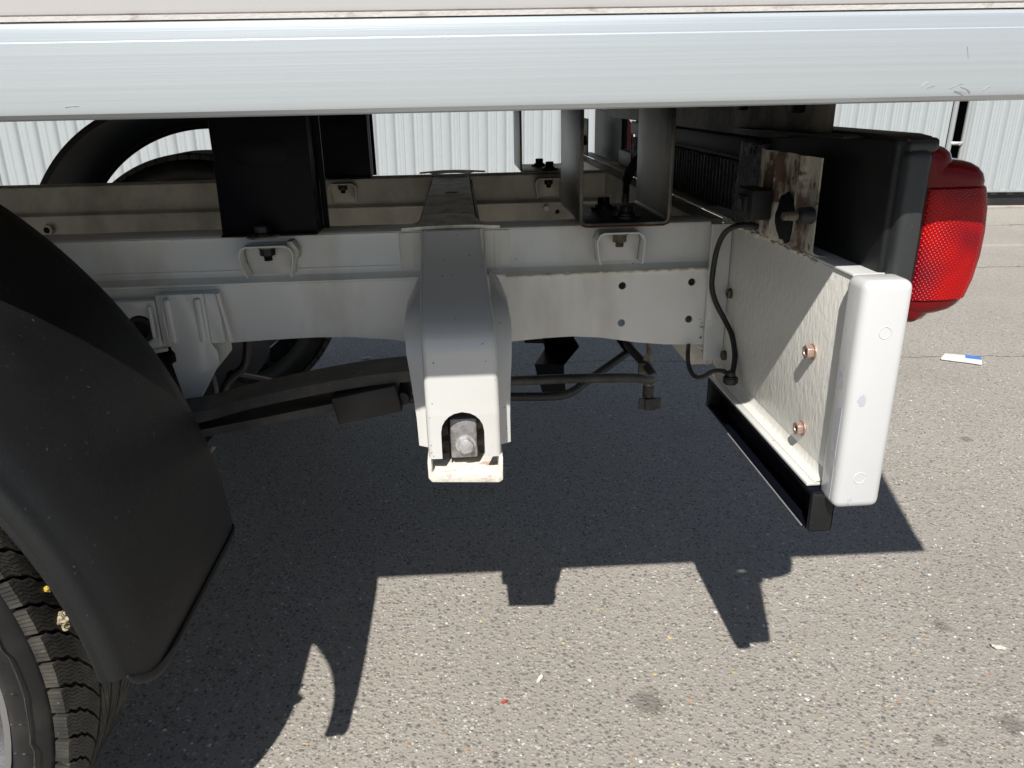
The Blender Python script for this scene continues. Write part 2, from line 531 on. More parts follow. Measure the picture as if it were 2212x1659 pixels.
def aggregate():
    """single stones pressed into the asphalt, a fraction of a millimetre proud"""
    N = 42000
    x = rng.uniform(-0.95, 2.1, N * 2)
    y = rng.uniform(-0.72, 1.7, N * 2)
    keep = rng.uniform(0, 1, N * 2) < np.clip(1.15 - (y + 0.7) * 0.42, 0.15, 1)
    x, y = x[keep][:N], y[keep][:N]
    N = len(x)
    K = 7
    size = 0.0010 + rng.gamma(2.0, 0.00055, N)
    size = np.clip(size, 0.0009, 0.0042)
    asp = rng.uniform(0.5, 1.0, N)
    rot = rng.uniform(0, 2 * PI, N)
    ang = np.linspace(0, 2 * PI, K, endpoint=False)[None, :] + rng.uniform(-0.25, 0.25, (N, K))
    rad = rng.uniform(0.75, 1.15, (N, K))
    px = np.cos(ang) * rad * size[:, None]
    py = np.sin(ang) * rad * size[:, None] * asp[:, None]
    cr, sr = np.cos(rot)[:, None], np.sin(rot)[:, None]
    qx, qy = px * cr - py * sr, px * sr + py * cr
    hgt = rng.uniform(0.0003, 0.0011, N)
    V = np.zeros((N, 2 * K + 1, 3))
    V[:, :K, 0] = x[:, None] + qx
    V[:, :K, 1] = y[:, None] + qy
    V[:, :K, 2] = -0.0004
    V[:, K:2 * K, 0] = x[:, None] + qx * 0.72
    V[:, K:2 * K, 1] = y[:, None] + qy * 0.72
    V[:, K:2 * K, 2] = hgt[:, None] * rng.uniform(0.75, 1.1, (N, K))
    V[:, 2 * K, 0], V[:, 2 * K, 1], V[:, 2 * K, 2] = x, y, hgt * 1.15
    base = (np.arange(N) * (2 * K + 1))[:, None]
    k = np.arange(K)[None, :]
    k2 = (k + 1) % K
    quads = np.stack([base + k, base + k2, base + K + k2, base + K + k], axis=2).reshape(-1, 4)
    tris = np.stack([base + K + k, base + K + k2, base + 2 * K + 0 * k], axis=2).reshape(-1, 3)
    me = bpy.data.meshes.new('aggregate_stones')
    nv, nq, nt = N * (2 * K + 1), len(quads), len(tris)
    me.vertices.add(nv)
    me.vertices.foreach_set('co', V.reshape(-1))
    me.loops.add(nq * 4 + nt * 3)
    me.loops.foreach_set('vertex_index', np.concatenate([quads.reshape(-1), tris.reshape(-1)]).astype(np.int32))
    me.polygons.add(nq + nt)
    me.polygons.foreach_set('loop_start', np.concatenate([np.arange(nq) * 4, nq * 4 + np.arange(nt) * 3]).astype(np.int32))
    me.update(calc_edges=True)
    pal = np.array([(0.145, 0.142, 0.140), (0.18, 0.162, 0.142), (0.56, 0.54, 0.50), (0.24, 0.215, 0.18), (0.38, 0.355, 0.32),
                    (0.55, 0.43, 0.18), (0.44, 0.22, 0.12), (0.18, 0.17, 0.17), (0.68, 0.66, 0.62)])
    pr = np.array([0.17, 0.16, 0.06, 0.17, 0.20, 0.012, 0.012, 0.146, 0.04])
    ci = rng.choice(len(pal), N, p=pr / pr.sum())
    c = pal[ci] * rng.uniform(0.75, 1.2, (N, 1))
    cc = np.ones((N, 2 * K + 1, 4))
    cc[:, :, :3] = c[:, None, :]
    at_ = me.color_attributes.new('stone', 'FLOAT_COLOR', 'POINT')
    at_.data.foreach_set('color', cc.reshape(-1))
    me.materials.append(M['stone'])
    o = bpy.data.objects.new('aggregate_stones', me)
    COL.objects.link(o)
    tag(o, 'small brown, black and white stones showing in the asphalt surface', 'stones', kind='stuff')


aggregate()

# ------------------------------------------------------------------ fence behind
FY = 4.50


def fence_panel(x0, x1, label, post=True):
    root = empty('steel_fence', ((x0 + x1) / 2, FY, 0))
    cx = (x0 + x1) / 2
    pitch = 0.131
    prof = []
    x = x0 + 0.03
    # crown, valley with a small rib, crown ...
    one = [(0.0, 0), (0.008, 0.0), (0.034, 0), (0.044, 0.010), (0.048, 0.018), (0.056, 0.020), (0.064, 0.015), (0.072, 0.015), (0.080, 0.020), (0.088, 0.018), (0.094, 0.008), (0.102, 0), (0.108, 0.0), (0.113, 0.006), (0.119, 0.006), (0.124, 0)]
    k = 0
    while x < x1 - 0.03:
        for dx, dy in one:
            if x + dx < x1 - 0.03:
                prof.append((x + dx - cx, dy))
        x += pitch
        k += 1
    mb = MB()
    zs = [0.13, 0.5, 1.0, 1.5, 2.02]
    mb.loft([[(px_, py_ + 0.003 * math.sin(3 * z + 2 * px_), z) for px_, py_ in prof] for z in zs])
    mb.solid(0.0012)
    mb.build('corrugated_sheet', 'galv', root, ang=70)
    for z in (0.128, 2.04):
        MB().box((x0 - cx, -0.012, z - 0.012), (x1 - cx, -0.002, z + 0.004), 0.002).build('edge_strip', 'post', root)
    for xx in (x0 + 0.016 - cx, x1 - 0.016 - cx):
        MB().cyl((xx, -0.006, 0.02), (xx, -0.006, 2.06), 0.018, 16).build('post', 'post', root)
    tag(root, label, 'fence panel', 'corrugated fence panels behind the truck')
    return root


edges_ = [at(q_, 300, Y=FY, world=True).x for q_ in (-830, -40, 738, 1398)] + [3.70, 6.6]
labels_ = ['corrugated steel fence panel at the far left end of the row, mostly outside the photo',
           'corrugated steel fence panel seen left of the round mudguard arch and wheel',
           'corrugated steel fence panel seen between the big black plate and the thin dark post',
           'corrugated steel fence panel left of the dark gap, seen beside the red tail lamp top',
           'corrugated steel fence panel right of the dark gap, at the right edge of the photo',
           'corrugated steel fence panel further right along the row, outside the photo']
for i in range(5):
    fence_panel(edges_[i] + 0.036, edges_[i + 1] - 0.036, labels_[i])
cl = empty('fence_clamp', (3.70, FY - 0.01, 0.475))
MB().tube([(-0.045, 0, 0), (-0.03, -0.014, 0), (0.03, -0.014, 0), (0.045, 0, 0)], 0.013, 10).build('strap', 'zinc', cl)
MB().cyl((0, -0.018, -0.004), (0, -0.045, -0.004), 0.010, 12, 0.002).build('nut', 'zinc', cl)
tag(cl, 'shiny round clamp joining two fence posts across the dark gap', 'clamp')
MB().box((-6, FY + 0.03, 0.0), (11, FY + 0.06, 0.118), 0.004).build('plinth', 'plinth')
tag(bpy.data.objects['plinth'], 'long black plinth board under the corrugated fence', 'plinth')
MB().box((-6, FY - 0.03, 0.0), (11, FY + 0.09, 0.012), 0.003).build('kerb', 'kerb')
tag(bpy.data.objects['kerb'], kind='structure')
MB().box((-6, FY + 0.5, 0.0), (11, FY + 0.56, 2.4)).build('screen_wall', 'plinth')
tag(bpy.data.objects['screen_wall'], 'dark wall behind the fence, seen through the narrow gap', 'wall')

# ------------------------------------------------------------------ the truck
truck = empty('flatbed_truck', (0, 0, 0))
truck.rotation_euler = (0, -PITCH, 0)
tag(truck, 'white flatbed truck with aluminium bed edge, pale chassis rails and red tail lamp', 'truck')

XR = 0.675   # rear end of the bed
XF = -2.3
BY0, BY1 = -0.738, 0.945   # near and far side of the bed

# aluminium side profile
prof = [(-0.738, 0.7975), (-0.7367, 0.7940), (-0.7335, 0.7915), (-0.729, 0.7905), (-0.700, 0.7905), (-0.700, 0.8455), (-0.7320, 0.8455),
        (-0.7347, 0.8445), (-0.7366, 0.8425), (-0.7370, 0.8405), (-0.7370, 0.8345), (-0.7380, 0.8338)]
for side in (0, 1):
    pr_ = [(y if side == 0 else BY0 + BY1 - y, z) for y, z in prof]
    o = MB().prism(pr_, 0, XF, XR).build('bed_side_rail', 'aluminium', truck, ang=25)
    o = MB().box((XF, min(pr_[0][0], pr_[4][0]) + 0.0032, 0.8457), (XR, max(pr_[0][0], pr_[4][0]) - 0.0032, 0.8485)).build('grimy_joint', 'joint_dirt', truck)
    y0 = -0.7335 if side == 0 else BY1 - 0.0335
    o = MB().box((XF, y0, 0.8488), (XR, y0 + 0.029, 1.22), 0.003).build('dropside_panel', 'panel_white', truck)
rail0 = bpy.data.objects['bed_side_rail']
for (px_, py_, dx_, dy_) in ((1990, 188, 14, -10), (2003, 190, 16, -4), (2050, 192, 30, -12), (2062, 196, 26, 6), (2075, 188, 22, 10), (2125, 194, 14, -8), (670, 226, 4, 10), (968, 76, 3, 8),
                             (120, 236, 40, 8), (140, 232, 30, -3), (2090, 100, 2, 26)):
    a_, b2_ = at(px_, py_, Y=-0.7382), at(px_ + dx_, py_ + dy_, Y=-0.7382)
    if a_.z > 0.795 and b2_.z > 0.795:
        MB().tube([a_, (a_ + b2_) / 2 + Vector((0, 0, 0.0003)), b2_], 0.00022, 4).build('scuff', 'zinc' if px_ not in (670, 968) else 'joint_dirt', rail0)
MB().box((XF, -0.699, 0.835), (XR, BY1 - 0.04, 0.870)).build('bed_floor', 'floor_board', truck)
MB().box((XR - 0.03, -0.699, 0.8708), (XR, BY1 - 0.04, 1.22), 0.003).build('tailboard', 'panel_white', truck)
for xc in (-1.5, -0.9, -0.197, 0.205):
    MB().box((xc - 0.05, -0.60, 0.795), (xc + 0.05, 0.80, 0.8345), 0.003).build('bed_crossbeam', 'clean_black', truck)
# dirty rear cross beam below the floor
o = MB().prism([(-0.545, 0.763), (-0.42, 0.752), (0.55, 0.752), (0.55, 0.8345), (-0.545, 0.8345)], 0, 0.345, 0.352, 0.001,
               holes=()).build('rear_bed_beam', 'cream_dirty', truck)
o.data.materials[0] = mat('sooty_steel', (0.10, 0.09, 0.078), 0.6, bump=0.0015, bscale=60, var=0.9, vscale=14, vcol=(0.018, 0.016, 0.015), vlo=0.4, vhi=0.6)[0]
for px_ in (1515, 1605, 1725):
    p = at(px_, 236, X=0.343)
    MB().box((0.337, p.y - 0.012, 0.779), (0.3447, p.y + 0.012, 0.800), 0.002).build('clip', 'clean_black', o)
MB().box((0.30, 0.30, 0.772), (0.33, 0.34, 0.8345), 0.002).build('hanging_clip', 'clean_black', truck)


# --- chassis rails
def chassis_rail(dy, mt, far=False):
    x0, x1 = -2.2, 0.312
    pr_ = [(-0.345, 0.6505), (-0.3435, 0.6545), (-0.339, 0.6565), (-0.303, 0.6565), (-0.303, 0.604), (-0.3585, 0.5995), (-0.3600, 0.6010),
           (-0.3595, 0.6030), (-0.3530, 0.6050), (-0.3480, 0.6085), (-0.3455, 0.6140)]
    o = MB().prism([(y + dy, z) for y, z in pr_], 0, x0, x1).build('chassis_rail', mt, truck, ang=28)
    # lower web, bottom edge waisted as on the real pressing
    bot = [(-2.2, 0.522), (-0.55, 0.524), (-0.285, 0.531), (-0.22, 0.5335), (-0.165, 0.5345), (-0.12, 0.533), (-0.07, 0.5275), (-0.03, 0.520), (0.06, 0.5190),
           (0.11, 0.5225), (0.145, 0.5235), (0.18, 0.5205), (0.225, 0.5125), (0.26, 0.5085), (0.312, 0.5062)]
    out = bot + [(0.312, 0.6015), (-2.2, 0.6015)]
    holes = [circle2(*c, 0.0046, 16) for c in ((0.2046, 0.5837), (0.2891, 0.5853), (0.2049, 0.5377), (0.2882, 0.5391))]
    MB().prism(out, 1, -0.357 + dy, -0.3535 + dy, 0.0, holes=holes).build('lower_web', mt, o)
    MB().box((x0, -0.307 + dy, 0.53), (x1, -0.304 + dy, 0.6035)).build('inner_web', mt, o)
    # turned-in lip along the bottom
    rings = []
    for x, z in bot:
        rings.append([(x, -0.3572 + dy, z + 0.002), (x, -0.3565 + dy, z - 0.0005), (x, -0.352 + dy, z - 0.002), (x, -0.308 + dy, z - 0.002)])
    mb = MB(); mb.loft(rings); mb.solid(0.0015)
    mb.build('bottom_lip', mt, o)
    return o


rail_near = chassis_rail(0.0, 'cream')
rail_far = chassis_rail(0.633, 'cream_dirty', True)
# bonnet-side fasteners on the far rail
p = at(103, 497, Y=0.272)
MB().lathe([(0.0, 0.006), (-0.004, 0.006), (-0.004, 0.0095), (0.0, 0.0105)], p.y, 20, p.x, p.z).build('hole_collar', 'cream_dirty', rail_far)
MB().cyl((p.x, p.y - 0.002, p.z), (p.x, p.y + 0.0, p.z), 0.006, 16).build('dark_hole', 'clean_black', rail_far)
p = at(1180, 449, Y=0.272)
MB().cyl(p, p + Vector((0, -0.008, 0)), 0.0055, 12, 0.0015).build('stub', 'zinc', rail_far)

# weld seam on top of ridge
seam = []
for i in range(60):
    x = 0.065 + 0.245 * i / 59
    seam.append((x, -0.3602, 0.6005 + 0.0012 * math.sin(i * 1.7) * random.random() + 0.002 * i / 59))
MB().tube(seam, [0.0016 + 0.0007 * random.random() for _ in seam], 6).build('weld_seam', 'sealant', rail_near)
# hairline edge strip along the near rail's left part
MB().tube([(-1.2, -0.3455, 0.6528), (-0.06, -0.3455, 0.6528)], 0.0008, 6).build('edge_bead', 'cream', rail_near)
MB().tube([(-1.2, -0.3460, 0.6150), (-0.06, -0.3460, 0.6150)], 0.0008, 6).build('edge_bead', 'cream', rail_near)
# overlap patches with brushed sealant beside the cross member
for xx, wd in ((-0.058, 0.026), (0.041, 0.030)):
    MB().box((xx, -0.3470, 0.606), (xx + wd, -0.3440, 0.6530), 0.001).build('sealed_patch', 'brush_seal', rail_near)
# rust run at the end of the rail
pts = [at(px_, py_, Y=-0.3585) for px_, py_ in ((1534, 655), (1530, 672), (1532, 684), (1526, 697), (1528, 710), (1524, 722), (1530, 738))]
MB().tube(pts, [0.0006, 0.0010, 0.0007, 0.0016, 0.0026, 0.0018, 0.0028], 7).build('rust_run', 'rust', rail_near)
for _ in range(16):
    q = at(1524 + random.uniform(-14, 12), 712 + random.uniform(-22, 24), Y=-0.3578)
    r = random.uniform(0.0004, 0.0013)
    MB().cyl(q, q + Vector((0, -0.0006, 0)), r, 7).build('rust_spot', 'rust', rail_near)
# torn metal under the corner
for a_ in ((1500, 742, 1538, 760), (1518, 745, 1545, 775), (1530, 735, 1550, 770), (1512, 752, 1530, 790)):
    p0, p1 = at(a_[0], a_[1], Y=-0.35), at(a_[2], a_[3], Y=-0.36)
    mb = MB()
    q = (p0 + p1) / 2 + Vector((random.uniform(-.006, .006), 0.006, random.uniform(-.006, .006)))
    mb.poly([p0, p1, q, p0 + Vector((0.004, 0.004, -0.003))], [(0, 1, 2), (0, 2, 3)])
    mb.solid(0.0008)
    mb.build('torn_edge', 'sealant', rail_near)

# --- cross member between the rails
cm = MB().box((-0.0345, -0.335, 0.600), (0.0335, 0.285, 0.6590), 0.004).build('cross_member', 'dirty_top', truck)
for (a0, a1, b0, b1, y0, y1) in ((-0.054, 0.060, -0.032, 0.031, -0.352, -0.272), (-0.062, 0.066, -0.036, 0.036, 0.315, 0.268)):
    ys = [y0, y0 + (y1 - y0) * 0.3, y0 + (y1 - y0) * 0.65, y1]
    ls = [a0, a0 + (b0 - a0) * 0.72, a0 + (b0 - a0) * 0.93, b0]
    rs = [a1, a1 + (b1 - a1) * 0.72, a1 + (b1 - a1) * 0.93, b1]
    mb = MB()
    rings = []
    for y, xl, xr in zip(ys, ls, rs):
        rings.append([(xl + (xr - xl) * t, y, 0.6590 + 0.0022 * (y != y0) + 0.0022 * math.sin(PI * t) + random.uniform(-.0003, .0003)) for t in [i / 10 for i in range(11)]])
    mb.loft(rings); mb.solid(0.0035)
    mb.build('flared_end', 'dirty_top', cm)
p = at(975, 415, Z=0.6595)
MB().cyl((p.x, p.y, 0.6585), (p.x, p.y, 0.6597), 0.010, 16).build('dark_hole', 'clean_black', cm)
for xx in (-0.0395, 0.036):
    MB().box((xx, -0.335, 0.600), (xx + 0.0035, 0.285, 0.648)).build('side_gusset', 'clean_black', cm)

# --- hanging bracket with arch, block and bolt
levels = [(0.6560, -0.362, -0.0300, 0.0365), (0.6440, -0.374, -0.0310, 0.0375), (0.6290, -0.398, -0.0318, 0.0395), (0.6130, -0.432, -0.0318, 0.0415),
          (0.5990, -0.470, -0.0310, 0.0430), (0.5890, -0.498, -0.0302, 0.0440), (0.5810, -0.513, -0.0297, 0.0445), (0.5725, -0.5205, -0.0294, 0.0450),
          (0.560, -0.5225, -0.0292, 0.0455), (0.540, -0.5232, -0.0292, 0.0460), (0.515, -0.5240, -0.0292, 0.0465)]
ax, ar, ac = 0.0078, 0.0222, 0.4765      # arch centre, radius, height of its centre
levels += [(ac + ar, -0.5243, -0.0291, 0.0467)]
for t in (0.93, 0.8, 0.6, 0.35, 0.0):
    levels.append((ac + ar * t, -0.5245, -0.0291, 0.0468))
levels += [(0.465, -0.5247, -0.0290, 0.0470), (0.4475, -0.525, -0.0286, 0.0470)]
rings = []
for z, yf, xl, xr in levels:
    h = (z - ac) / ar
    w = 0.0 if h >= 0.999 else ar * math.sqrt(max(0, 1 - max(0, h) ** 2))
    rr = 0.006
    il, ir = ax - w, ax + w
    sec = [(xl, -0.352, z), (xl, yf + rr, z), (xl + rr * 0.12, yf + rr * 0.5, z), (xl + rr * 0.5, yf + rr * 0.12, z), (xl + rr, yf, z), (il, yf, z)]
    sec2 = [(ir, yf, z), (xr - rr, yf, z), (xr - rr * 0.5, yf + rr * 0.12, z), (xr - rr * 0.12, yf + rr * 0.5, z), (xr, yf + rr, z), (xr, -0.352, z)]
    rings.append((sec, sec2))
mb = MB()
mb.loft([r[0] for r in rings]); mb.loft([r[1] for r in rings])
bmesh.ops.remove_doubles(mb.bm, verts=mb.bm.verts[:], dist=1e-5)
bmesh.ops.recalc_face_normals(mb.bm, faces=mb.bm.faces[:])
mb.solid(0.0022)
hb = mb.build('hanging_bracket', 'cream_bracket', truck, ang=40)
# wider stiffener plates standing out on both sides behind it
lv = [(0.606, -0.372, -0.0335, 0.0450), (0.600, -0.40, -0.0385, 0.0530), (0.588, -0.44, -0.0470, 0.0600), (0.572, -0.462, -0.0500, 0.0622), (0.545, -0.474, -0.0485, 0.0615),
      (0.510, -0.480, -0.0445, 0.0590), (0.475, -0.484, -0.0415, 0.0575), (0.4440, -0.486, -0.0405, 0.0575)]
for sgn in (0, 1):
    mb = MB()
    rg = []
    for z, y, xl, xr in lv:
        xi = -0.0275 if sgn == 0 else 0.044
        xo = xl if sgn == 0 else xr
        wv = random.uniform(-0.0012, 0.0012)
        rg.append([(xi, y - 0.003, z), ((xi + xo) / 2, y + wv, z), (xo, y + 0.004, z), (xo + (0.001 if sgn else -0.001), y + 0.03, z)])
    mb.loft(rg); mb.solid(0.002)
    mb.build('stiffener', 'cream_bracket', hb, ang=50)
MB().prism([(-0.0300, 0.4475), (-0.0300, 0.4275), (-0.0265, 0.4225), (0.0440, 0.4185), (0.0480, 0.4215), (0.0485, 0.4475), (0.0445, 0.4475), (0.0435, 0.4300), (-0.0255, 0.4335), (-0.026, 0.4475)],
           1, -0.529, -0.46, 0.0012).build('tray', 'bracket_tray', hb)
MB().box((-0.026, -0.520, 0.4265), (0.044, -0.46, 0.4300)).build('tray_floor', 'bracket_tray', hb)
MB().box((-0.026, -0.480, 0.4275), (0.044, -0.470, 0.51)).build('inner_plate', 'lump', hb)
blk = MB().box((-0.0055, -0.512, 0.4410), (0.0225, -0.480, 0.4860), 0.002).build('mounting_block', 'block', hb)
MB().box((-0.0075, -0.5105, 0.4395), (-0.0058, -0.482, 0.4875), 0.0005).build('block_gasket', 'clean_black', hb)
p = at(1006, 962, Y=-0.516)
MB().prism(hexagon(p.x, p.z, 0.0086, 0.25), 1, -0.5205, -0.513, 0.0006).build('bolt_head', 'zinc', hb)
MB().lathe([(-0.0005, 0.0), (-0.0005, 0.0106), (0.0015, 0.0108)], -0.513, 24, p.x, p.z - 0.0005).build('washer', 'zinc', hb)
mb = MB()
for _ in range(9):
    q = Vector((random.uniform(-0.024, 0.042), random.uniform(-0.528, -0.505), 0.4305 + random.random() * 0.002))
    t = bmesh.new(); bmesh.ops.create_icosphere(t, subdivisions=1, radius=random.uniform(0.001, 0.003))
    for v in t.verts: v.co *= random.uniform(0.7, 1.2); v.co.z *= 0.5
    mb._merge(t, Matrix.Translation(q))
mb.build('paint_crumbs', 'bracket_tray', hb)


# --- black brackets that carry the bed
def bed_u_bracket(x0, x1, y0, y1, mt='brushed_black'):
    th = 0.0042
    zb, zt, r = 0.6570, 0.794, 0.009
    out, inn = [], []
    for s, xx in ((1, x0), (-1, x1)):
        pass
    def arc(cx, cz, rr, a0, a1, n=5):
        return [(cx + rr * math.cos(a0 + (a1 - a0) * i / n), cz + rr * math.sin(a0 + (a1 - a0) * i / n)) for i in range(n + 1)]
    out = [(x0, zt)] + arc(x0 + r, zb + r, r, PI, 1.5 * PI) + arc(x1 - r, zb + r, r, 1.5 * PI, 2 * PI) + [(x1, zt)]
    ri = r - th
    inn = [(x1 - th, zt)] + arc(x1 - r, zb + r, ri, 2 * PI, 1.5 * PI) + arc(x0 + r, zb + r, ri, 1.5 * PI, PI) + [(x0 + th, zt)]
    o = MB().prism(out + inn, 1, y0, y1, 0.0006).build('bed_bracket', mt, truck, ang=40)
    cx = (x0 + x1) / 2 + 0.008
    for yy in ((y0 + 0.035), (y1 - 0.05)):
        MB().cyl((cx, yy, zb + th), (cx, yy, zb + th + 0.003), 0.017, 28, 0.0008).build('washer', 'dark_bolt', o)
        MB().cyl((cx, yy, zb + th + 0.003), (cx, yy, zb + th + 0.0055), 0.0112, 20, 0.0005).build('bolt_flange', 'dark_bolt', o)
        MB().prism(hexagon(cx, yy, 0.0088, 0.3), 2, zb + th + 0.0055, zb + th + 0.0145, 0.0009).build('bolt_head', 'dark_bolt', o)
        cx -= 0.012
    return o


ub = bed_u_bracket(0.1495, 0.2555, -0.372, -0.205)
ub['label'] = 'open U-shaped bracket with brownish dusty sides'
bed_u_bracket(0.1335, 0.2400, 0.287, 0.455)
# rust along the bottom edge of the near bracket
MB().tube([(0.152, -0.3728, 0.6590), (0.158, -0.3728, 0.6572), (0.2, -0.3728, 0.6568), (0.247, -0.3728, 0.6572), (0.253, -0.3728, 0.6595), (0.2548, -0.3728, 0.670)],
          0.0009, 6).build('rusty_edge', 'rust', ub)


def bed_plate_bracket(x0, x1, yb, far=False):
    o = MB().prism([(x0, 0.6580), (x1, 0.6580), (x1, 0.794), (x0 + 0.003, 0.794)], 1, yb, yb + 0.005, 0.0008).build('bed_bracket', 'clean_black', truck)
    o['label'] = 'solid black plate bracket'
    MB().prism([(yb + 0.0052, 0.6580), (yb + 0.045, 0.6580), (yb + 0.045, 0.794), (yb + 0.0052, 0.794)], 0, x1 - 0.004, x1 - 0.0005, 0.0006).build('side_flange', 'clean_black', o)
    MB().prism([(yb + 0.0052, 0.6580), (yb + 0.045, 0.6580), (yb + 0.045, 0.794), (yb + 0.0052, 0.794)], 0, x0 + 0.0005, x0 + 0.004, 0.0006).build('side_flange', 'clean_black', o)
    MB().box((x1 - 0.0005, yb + 0.0455, 0.6575), (x1 + 0.006, yb + 0.049, 0.794)).build('edge_lip', 'clean_black', o)
    # pressed field
    cx = (x0 + x1) / 2
    pts = [(cx + 0.03 * math.cos(a), 0.748 + 0.016 * math.copysign(abs(math.sin(a)) ** 0.6, math.sin(a))) for a in [2 * PI * i / 24 for i in range(24)]]
    MB().prism(pts, 1, yb - 0.0006, yb - 0.0001, 0.0003).build('pressed_field', 'clean_black', o)
    MB().box((x0, yb - 0.006, 0.6575), (x1, yb + 0.05, 0.6600), 0.0008).build('foot', 'clean_black', o)
    return o


pb = bed_plate_bracket(-0.2520, -0.1465, -0.365)
bed_plate_bracket(-0.2600, -0.1535, 0.287)
p = at(570, 497, Y=-0.372)
MB().prism(hexagon(p.x, -0.3795, 0.0088, 0.2), 2, 0.6625, 0.671, 0.0008).build('bolt_head', 'dark_bolt', pb)
MB().cyl((p.x, -0.3795, 0.6580), (p.x, -0.3795, 0.6605), 0.0175, 28, 0.0006).build('washer', 'stud', pb)
MB().cyl((p.x, -0.3795, 0.6605), (p.x, -0.3795, 0.6625), 0.0125, 24, 0.0005).build('bolt_flange', 'dark_bolt', pb)


# --- welded lugs below the brackets
def tie_lug(cx, zt, w, h, skew, bolt_mat, yf=-0.345, mt='cream_bracket', deep=0.030):
    r = 0.008
    hw = w / 2
    out = [(cx - hw + skew, zt - h), (cx - hw, zt - h * 0.55), (cx - hw - 0.001, zt - r * 1.1), (cx - hw + r * 0.35, zt - r * 0.3), (cx - hw + r, zt),
           (cx + hw - r, zt), (cx + hw - r * 0.3, zt - r * 0.4), (cx + hw + 0.001, zt - r * 1.2), (cx + hw, zt - h * 0.55), (cx + hw - skew * 0.6, zt - h)]
    th = 0.0022
    c = (cx, zt - h * 0.5)
    inn = [(c[0] + (x - c[0]) * (1 - th / hw), (zt - th) if abs(z - zt) < 1e-6 else z - th * 0.5) for x, z in out]
    inn[0] = (inn[0][0], out[0][1]); inn[-1] = (inn[-1][0], out[-1][1])
    o = MB().prism(out + inn[::-1], 1, yf - deep, yf + 0.001, 0.0005).build('tie_lug', mt, truck, ang=50)
    MB().prism([(x, z) for x, z in inn[1:-1]] + [(inn[-1][0], zt - h - 0.001), (inn[0][0], zt - h - 0.001)], 1, yf - 0.0042, yf - 0.0008, 0.0008).build('back_plate', mt, o)
    yb = yf - deep * 0.6
    MB().cyl((cx, yb, zt - th), (cx, yb, zt - th - 0.0018), 0.0105, 20).build('washer', 'stud', o)
    MB().prism(hexagon(cx, yb, 0.0088, 0.2), 2, zt - th - 0.0105, zt - th - 0.0018, 0.0008).build('nut', bolt_mat, o)
    mb = MB()
    zz = zt - th - 0.0105
    pr_ = []
    for k in range(5):
        pr_ += [(zz - k * 0.0013, 0.0050), (zz - k * 0.0013 - 0.00065, 0.0043)]
    rg = [[(cx + rr * math.cos(2 * PI * i / 16), yb + rr * math.sin(2 * PI * i / 16), z) for i in range(16)] for z, rr in pr_]
    vs = mb.loft(rg, True); mb.bm.faces.new(vs[-1])
    mb.build('thread', bolt_mat, o)
    return o


lug = tie_lug(-0.2055, 0.6475, 0.060, 0.036, 0.006, 'dark_bolt')
MB().prism([(-0.183, 0.650), (-0.1765, 0.6505), (-0.170, 0.640), (-0.1715, 0.630), (-0.1765, 0.634)], 1, -0.366, -0.3458, 0.0007).build('sealant_blob', 'sealant', lug)
tie_lug(0.1985, 0.6505, 0.056, 0.037, 0.003, 'old_nut')
for cx in (-0.207, 0.187):
    tie_lug(cx, 0.650, 0.052, 0.036, 0.003, 'dark_bolt', yf=0.288, mt='cream_dirty')

# --- rear cross panel, bumper plate, flanges, cap
XB = 0.3314
bpn = MB().box((XB, -0.662, 0.470), (XB + 0.003, -0.330, 0.6560), 0.0008).build('bumper_plate', 'wrinkle', truck)
MB().box((0.3145, -0.655, 0.4665), (XB - 0.0003, -0.362, 0.4695), 0.0008).build('bottom_flange', 'cream_bracket', bpn)
mb = MB()   # fillet between plate and flange
mb.loft([[(XB - 0.010, y, 0.4700), (XB - 0.005, y, 0.4712), (XB - 0.0018, y, 0.4742), (XB - 0.0002, y, 0.480)] for y in (-0.655, -0.362)])
mb.build('fillet', 'wrinkle', bpn)
MB().box((XB - 0.001, -0.655, 0.6565), (XB + 0.028, -0.25, 0.6590), 0.0008).build('top_flange', 'cream_bracket', bpn)
MB().box((XB + 0.0005, -0.2495, 0.6567), (XB + 0.028, 0.80, 0.6588), 0.0005).build('rear_top_flange', 'cream_dirty', truck)
MB().box((0.3065, -0.366, 0.487), (XB - 0.0003, -0.3610, 0.6555), 0.0015).build('corner_flange', 'cream_bracket', bpn)
MB().box((0.300, -0.3295, 0.47), (0.3313, 0.90, 0.6562), 0.001).build('rear_cross_member', 'cream_dirty', truck)
cap_ = MB().box((0.3245, -0.688, 0.4600), (0.3655, -0.656, 0.6600), 0.0075, 4)
cap_ = cap_.build('bumper_cap', 'cap_white', truck, ang=60)
for px_, py_ in ((1912, 719), (1857, 1033)):
    q = at(px_, py_, Y=-0.688)
    MB().lathe([(-0.0, 0.0042), (-0.0004, 0.0049), (0.0, 0.0056)], -0.688, 20, q.x, q.z).build('round_dimple', 'cap_white', cap_)
